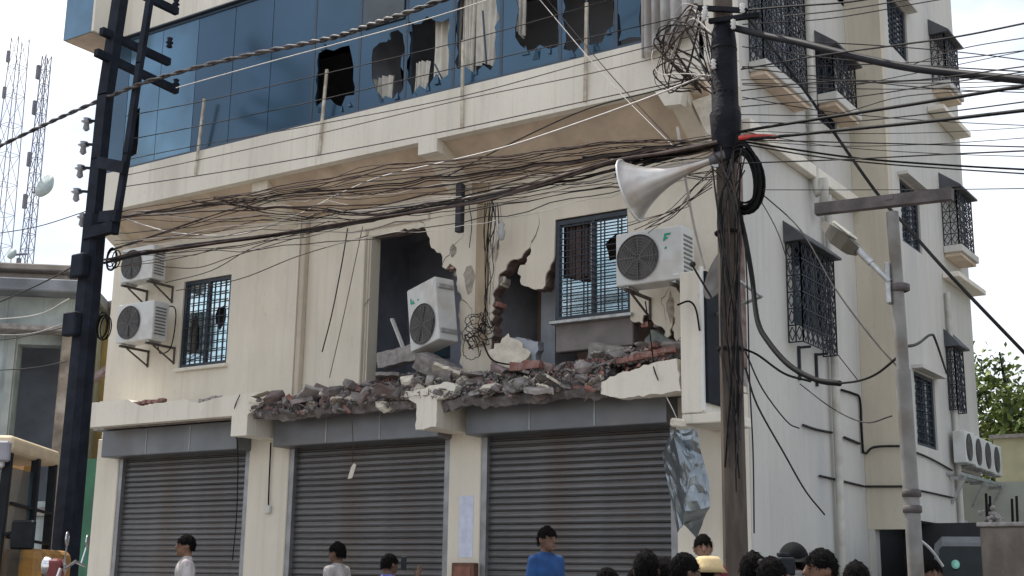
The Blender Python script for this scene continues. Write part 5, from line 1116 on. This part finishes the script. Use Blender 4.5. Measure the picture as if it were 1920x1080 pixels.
c0 = at(1812, 945, 8.7); s = MB(); s.box(c0.x-1.2, c0.x+.9, 9.4, 9.6, 0, at(1820, 905, 9.4).z); s.build('compound_wall', mat('grey_compound', (.38, .40, .36), .95, .15, 2, stain=(.25, .26, .23), sscale=2), None, 'grey compound wall below the air conditioner row', 'wall')
s = MB(); a = at(1886, 728, 14); b = at(1874, 660, 14); s.tube([(a.x, 14, 0), a, b], [.05, .04, .02], 6); s.build('antenna_pole', blackp, None, 'thin dark rod rising above the small tree at the right', 'pole')
# trees
leafm = [mat('leaf_green', (.10, .145, .035), .6, .3, 3, spec=.3), mat('leaf_light', (.17, .22, .055), .6, .25, 3, spec=.3), mat('leaf_dark', (.035, .06, .022), .6, .25, 3, spec=.3)]
bark = mat('bark', (.10, .075, .055), .95, .3, 6, bump=.6)
def tree(base, H_, R_, label, seed, nl=7000, lf=.13, tag_=''):
    r = random.Random(seed); e = empty('leafy_tree', base, label=label, cat='tree')
    s = MB(); s.tube(crom([(0, 0, 0), (.08, .03, H_*.25), (-.03, .05, H_*.5), (.05, 0, H_*.8)], 5), [.16*R_/1.6*(1-.7*i/15) for i in range(16)], 9); s.build('trunk', bark, e)
    tips = []
    s = MB()
    for k_ in range(11):
        a = k_*2.4+r.uniform(-.3, .3); z0 = H_*r.uniform(.38, .75); el = r.uniform(.2, 1.0); L_ = R_*r.uniform(.55, .95)
        tip = Vector((math.cos(a)*math.cos(el)*L_, math.sin(a)*math.cos(el)*L_, z0+math.sin(el)*L_))
        s.tube(crom([(0, 0, z0), tip*.45+Vector((0, 0, z0*.55+.1)), tip], 4), [.05*R_*(1-.8*i/8) for i in range(9)], 6); tips.append(tip)
        for q in range(3): tips.append(tip+Vector((r.gauss(0, .3), r.gauss(0, .3), r.gauss(0, .3)))*R_*.6)
    s.build('limbs', bark, e)
    tips.append(Vector((0, 0, H_*.92))); tips.append(Vector((.2*R_, .1, H_*.8)))
    bufs = [MB(), MB(), MB()]
    for i in range(nl):
        c = r.choice(tips); d = Vector((r.gauss(0, 1), r.gauss(0, 1), r.gauss(0, .8)))*R_*.17; p_ = c+d
        n_ = Vector((r.gauss(0, 1), r.gauss(0, 1), r.gauss(0, 1)+.6)).normalized(); u = n_.orthogonal().normalized(); u.rotate(Matrix.Rotation(r.uniform(0, 6.28), 3, n_)); w_ = n_.cross(u)
        l_ = lf*r.uniform(.6, 1.3); b_ = bufs[0 if r.random() < .55 else (1 if r.random() < .55 else 2)]
        b_.add([p_-u*l_*.5, p_+w_*l_*.26+n_*l_*.05, p_+u*l_*.5, p_-w_*l_*.26+n_*l_*.05], [(0, 1, 2, 3)])
    cr = bufs[0].build('crown', leafm[0], e); bufs[1].build('light_leaves', leafm[1], cr); bufs[2].build('dark_leaves', leafm[2], cr)
    return e
a = at(1886, 820, 15); tp = at(1890, 700, 15).z
tree((a.x, 15, 0), tp+.2, 2.1, 'bushy green tree behind the far house at the right edge', 3, 12000, .17)
a = at(2140, 330, 10); tree((a.x+.35, 10, 0), a.z+.9, 1.9, 'tall tree whose leaf tips reach into the right edge of the sky', 8, 4500, .20)
# ================================================================== PEOPLE
def capsule(bm_list, a, b, r0, r1, seg=12):
    a = Vector(a); b = Vector(b); s = MB(); n = 5; pts = []; rs = []
    d = (b-a); L_ = d.length; d = d/max(L_, 1e-6)
    for i in range(n): t = math.pi/2*(1-i/n); pts.append(a-d*r0*math.sin(t)); rs.append(max(.0008, r0*math.cos(t)))
    for i in range(4): pts.append(a.lerp(b, i/3)); rs.append(r0+(r1-r0)*i/3)
    for i in range(1, n+1): t = math.pi/2*i/n; pts.append(b+d*r1*math.sin(t)); rs.append(max(.0008, r1*math.cos(t)))
    s.tube(pts, rs, seg); bm_list.append(s)
def fuse(parts, voxel, smooth, name):
    s = MB()
    for p_ in parts: s.add(p_.v, p_.f)
    me = s.mesh(name); o = bpy.data.objects.new(name, me); COL.objects.link(o)
    m_ = o.modifiers.new('r', 'REMESH'); m_.mode = 'VOXEL'; m_.voxel_size = voxel; m_.use_smooth_shade = True
    if smooth: q = o.modifiers.new('s', 'SMOOTH'); q.iterations = smooth; q.factor = .5
    bpy.context.view_layer.update()
    res = bpy.data.meshes.new_from_object(o.evaluated_get(bpy.context.evaluated_depsgraph_get()))
    bpy.data.objects.remove(o); bpy.data.meshes.remove(me); res.name = name
    for p_ in res.polygons: p_.use_smooth = True
    return res
def ell(lst, c, r):
    s = MB(); s.ball(c, r, 16); lst.append(s)
ARM = {'down': [((.165, .01, 1.395), (.205, .03, 1.13), (.205, -.06, .88)), ((-.165, .01, 1.395), (-.205, .03, 1.13), (-.205, -.06, .88))],
       'up': [((.165, .01, 1.395), (.205, .03, 1.13), (.205, -.10, .90)), ((-.165, .01, 1.395), (-.23, -.10, 1.20), (-.24, -.20, 1.46))],
       'cam': [((.165, .01, 1.395), (.24, -.12, 1.22), (.09, -.24, 1.50)), ((-.165, .01, 1.395), (-.24, -.12, 1.22), (-.10, -.24, 1.50))]}
def body_set(pose):
    """1.70 m figure facing -Y: body, shirt, trousers"""
    P_ = []
    ell(P_, (0, .0, 1.60), (.076, .094, .102)); ell(P_, (0, -.035, 1.545), (.058, .062, .066)); ell(P_, (0, -.055, 1.625), (.056, .040, .028))
    capsule(P_, (0, -.098, 1.615), (0, -.114, 1.575), .009, .015); ell(P_, (0, -.092, 1.538), (.024, .014, .010)); ell(P_, (0, -.085, 1.505), (.022, .018, .018))
    for s_ in (-1, 1): ell(P_, (s_*.080, .01, 1.59), (.012, .022, .034))
    capsule(P_, (0, .02, 1.53), (0, .02, 1.40), .052, .060)
    ell(P_, (0, .01, 1.30), (.152, .10, .16)); ell(P_, (0, .01, 1.12), (.140, .095, .18)); ell(P_, (0, .01, .95), (.155, .105, .12)); capsule(P_, (-.125, .015, 1.395), (.125, .015, 1.395), .060, .060); capsule(P_, (-.07, .02, 1.43), (.07, .02, 1.43), .05, .05)
    for s_, (sh, el, wr) in zip((1, -1), ARM[pose]):
        capsule(P_, sh, el, .052, .040); capsule(P_, el, wr, .040, .027)
        d = (Vector(wr)-Vector(el)).normalized(); hp = Vector(wr)+d*.05; capsule(P_, Vector(wr)+d*.01, hp, .030, .032)
        sd2 = d.cross(Vector((s_, 0, .01))).normalized(); fl = [.070, .080, .075, .058]
        for k_ in range(4):
            o_ = sd2*(k_-1.5)*.021; f0 = hp+o_+d*.02; f1 = f0+d*fl[k_]*.55; f2 = f1+(d*.7+Vector((-s_*.5, -.3, 0))).normalized()*fl[k_]*.5
            capsule(P_, f0, f1, .0095, .009, 8); capsule(P_, f1, f2, .009, .0075, 8)
        th = hp-d*.03+sd2*-.032; capsule(P_, th, th+(d*.6-sd2*.8).normalized()*.05, .011, .009, 8)
    for s_ in (-1, 1):
        capsule(P_, (s_*.085, .01, .92), (s_*.10, -.005, .50), .082, .055); capsule(P_, (s_*.10, -.005, .50), (s_*.105, .02, .08), .056, .037)
        capsule(P_, (s_*.105, .045, .045), (s_*.115, -.15, .032), .036, .028)
    body = fuse(P_, .0105, 3, 'body')
    Q = []
    ell(Q, (0, .01, 1.30), (.165, .116, .17)); ell(Q, (0, .01, 1.12), (.148, .112, .19)); ell(Q, (0, .01, .96), (.165, .122, .11)); capsule(Q, (-.13, .015, 1.39), (.13, .015, 1.39), .070, .070); capsule(Q, (-.06, .02, 1.43), (.06, .02, 1.43), .056, .056)
    capsule(Q, (0, .02, 1.42), (0, .02, 1.445), .070, .066)
    for s_, (sh, el, wr) in zip((1, -1), ARM[pose]): capsule(Q, sh, Vector(sh).lerp(Vector(el), .85), .060, .056)
    shirt = fuse(Q, .014, 2, 'shirt')
    R2 = []
    ell(R2, (0, .01, .94), (.168, .118, .10))
    for s_ in (-1, 1): capsule(R2, (s_*.085, .01, .90), (s_*.10, -.005, .50), .096, .072); capsule(R2, (s_*.10, -.005, .50), (s_*.105, .02, .12), .072, .056)
    return body, shirt, fuse(R2, .016, 2, 'trousers')
def hair_mesh(seed, long=0):
    bm = bmesh.new(); bmesh.ops.create_icosphere(bm, subdivisions=4, radius=1); dele = []
    for v in bm.verts:
        d = v.co.copy(); lim = (.12 if d.y < -.30 else (-.28 if d.y < .2 else -.55-long))+.12*noise.noise(d*5+Vector((seed, 0, 0)))
        if abs(d.x) > .80 and d.y < .25: lim = -.05
        if d.z < lim: dele.append(v)
        r_ = 1+.10*noise.noise(d*5+Vector((seed, 3, 0)))+.06*noise.noise(d*17)
        v.co = Vector((d.x*.0855*r_, d.y*.105*r_, d.z*.122*r_+.004))
    bmesh.ops.delete(bm, geom=dele, context='VERTS')
    r = random.Random(int(seed*10)); base_ = [v.co.copy() for v in bm.verts]
    for i in range(900):
        c = r.choice(base_); n_ = Vector((c.x/.0855, c.y/.105, c.z/.122)).normalized(); tdir = (Vector((r.gauss(0, .5), r.gauss(-.1, .5), -.6))+n_*.55).normalized(); L_ = r.uniform(.014, .034); w_ = n_.cross(tdir).normalized()*.003
        q = [bm.verts.new(c-w_), bm.verts.new(c+w_), bm.verts.new(c+tdir*L_)]; bm.faces.new(q)
    me = bpy.data.meshes.new('hair'); bm.to_mesh(me); bm.free()
    for p_ in me.polygons: p_.use_smooth = True
    return me
BODY = {k_: body_set(k_) for k_ in ARM}
HAIR = [hair_mesh(i*3.7, .15*(i == 2)) for i in range(3)]
skins = [mat('skin_brown', (.20, .105, .065), .55, .1, 12), mat('skin_dark', (.115, .06, .038), .55, .1, 12), mat('skin_tan', (.28, .155, .10), .55, .1, 12)]
hairm = mat('black_hair', (.007, .006, .006), .85, .4, 60, spec=.1, bump=.8, bscale=90, stretch=(3, 3, .6))
trous = mat('dark_trousers', (.04, .045, .06), .9, .2, 8)
def oset(o, m):
    if not o.data.materials: o.data.materials.append(m)
    o.material_slots[0].link = 'OBJECT'; o.material_slots[0].material = m; return o
def person(px, py, y, base, face, pose, skin, shirt, label, hair=0, group='people in front of the building', yaw_head=0):
    """px, py: top of the head in the photograph; y: depth; base: floor height; face: degrees, 0 looks at the street, 180 at the building"""
    p = at(px, py, y); h = (p.z-base)/1.715; e = empty('person', (p.x, y, base), (0, 0, rad(face)), label, 'person', group); e.scale = (min(max(h, .94), 1.06),)*2+(h,)
    b_, s_, t_ = BODY[pose]
    oset(link('body', b_, e), skins[skin]); oset(link('shirt', s_, e), shirt); oset(link('trousers', t_, e), trous)
    if hair is not None:
        ho = oset(link('hair', HAIR[hair], e), hairm); ho.location = (0, .006, 1.605)
    for q in (-1, 1):
        m_ = MB(); m_.ball((q*.030, -.088, 1.607), (.010, .007, .006), 8); m_.build('eye', mat('eye_dark', (.02, .015, .012), .2, .1, 5), e)
    for q in (-1, 1):
        m_ = MB(); m_.bar((q*.014, -.097, 1.626), (q*.046, -.088, 1.627), .006, .005); m_.build('eyebrow', hairm, e)
    return e
cl = lambda n, c, **k_: mat('cloth_'+n, c, .9, .2, 9, bump=.9, bscale=14, **k_)
pw = person(350, 1004, -4.1, .30, -40, 'down', 0, cl('white_maroon', (.55, .52, .52), stain=(.16, .04, .06), sscale=9), 'man in white and maroon shirt walking past the left shutter')
person(633, 1018, -3.2, .30, -85, 'down', 1, cl('grey_vest', (.33, .31, .30)), 'man in grey vest in profile before the middle shutter')
person(731, 1040, -3.3, .30, 170, 'up', 1, cl('blue_pink', (.10, .12, .35), stain=(.45, .06, .15), sscale=7), 'person in blue and pink top raising a phone before the middle shutter', 1)
person(1026, 989, -3.0, .30, 75, 'down', 1, cl('blue', (.012, .06, .19)), 'man in plain blue shirt standing before the right shutter')
person(1212, 1035, -6.3, 0, 200, 'down', 1, cl('charcoal', (.03, .03, .035)), 'dark haired man seen from behind left of the bucket hat', 2)
person(1247, 1050, -6.0, 0, 190, 'down', 0, cl('dark_teal', (.02, .05, .06)), 'short haired person right behind the left dark haired man', 0)
person(1284, 1040, -6.2, 0, 150, 'down', 1, cl('black', (.012, .012, .014)), 'man in black leaning in next to the bucket hat', 1)
ph = person(1328, 1046, -5.2, 0, 165, 'down', 0, cl('rust', (.18, .10, .06)), 'person wearing a tan bucket hat in front of the utility pole', 0)
pr_ = person(1318, 1004, -3.4, .30, 30, 'down', 0, cl('maroon', (.12, .02, .025)), 'person in maroon shirt below the crumpled tin sheet', 1)
person(1140, 1068, -5.8, 0, 160, 'down', 0, cl('beige', (.34, .28, .20)), 'short person whose hair just shows before the right shutter', 1)
person(1412, 1038, -6.3, 0, 190, 'down', 1, cl('black', (.012, .012, .014)), 'dark haired person directly right of the utility pole foot', 2)
person(1446, 1048, -6.4, 0, 175, 'down', 1, cl('navy', (.015, .018, .04)), 'person in navy between the utility pole and the capped man', 0)
pc = person(1487, 1024, -6.0, 0, 20, 'down', 0, cl('black', (.012, .012, .014)), 'man wearing a round black cap beside the cameraman', None)
pk = person(1538, 1033, -6.1, 0, -45, 'cam', 0, cl('khaki', (.12, .11, .085)), 'cameraman holding a dark camera up beside the capped man', 0)
person(1605, 1056, -6.2, 0, 195, 'down', 1, cl('slate', (.06, .07, .09)), 'dark haired person seen from behind left of the lamp pole', 2)
person(1748, 1052, -1.0, 0, 30, 'down', 1, cl('black', (.012, .012, .014)), 'person in black standing between the lamp pole and the van', 1)
person(1196, 1068, -4.7, 0, 170, 'down', 1, cl('plum', (.06, .03, .05)), 'shorter dark haired person at the left edge of the crowd', 0)
# headgear and what they hold
s = MB(); s.lathe([(.134, 1.612), (.140, 1.609), (.106, 1.655), (.098, 1.70), (.075, 1.725), (0, 1.732)], None, 28); s.build('bucket_hat', mat('tan_hat', (.66, .50, .27), .9, .08, 14, bump=.2, bscale=80), ph)
s = MB(); s.ball((0, .008, 1.630), (.096, .114, .112), 20); s.add([(x, -.10-.055*math.cos(x*15), 1.625-.01) for x in (-.08, -.04, 0, .04, .08)]+[(x, -.08, 1.645) for x in (-.08, -.04, 0, .04, .08)], [(i, i+1, i+6, i+5) for i in range(4)]); s.build('cap', mat('black_cap', (.010, .011, .012), .85, .2, 12, spec=.1), pc)
s = MB(); s.bbox(-.062, .062, -.135, -.098, 1.49, 1.565, .014, 2); s.build('face_mask', mat('pale_mask', (.45, .45, .46), .9, .08, 9), pc)
pm = pk.matrix_basis
cmr = empty('video_camera', label='dark camera held up to the face of the cameraman', cat='camera'); cmr.matrix_basis = Matrix.Translation(pk.location) @ Matrix.Rotation(rad(-45), 4, 'Z') @ Matrix.Scale(pk.scale[2], 4)
s = MB(); s.bbox(-.08, .08, -.30, -.20, 1.56, 1.67, .012, 2); s.build('camera_body', blk, cmr)
s = MB(); s.lathe([(.045, 0), (.05, .10), (.04, .11), (0, .10)], Matrix.Translation((0, -.30, 1.61)) @ Matrix.Rotation(rad(90), 4, 'X'), 16); s.build('lens', blk, cmr)
s = MB(); s.bbox(-.03, .03, -.28, -.22, 1.675, 1.70, .005); s.build('hot_shoe', blk, cmr)
q = at(757, 1056, -3.5); s = MB(); s.bbox(q.x-.035, q.x+.035, -3.505, -3.495, q.z-.07, q.z+.07, .006); s.build('phone', blk, None, 'dark phone held up before the middle shutter', 'phone')
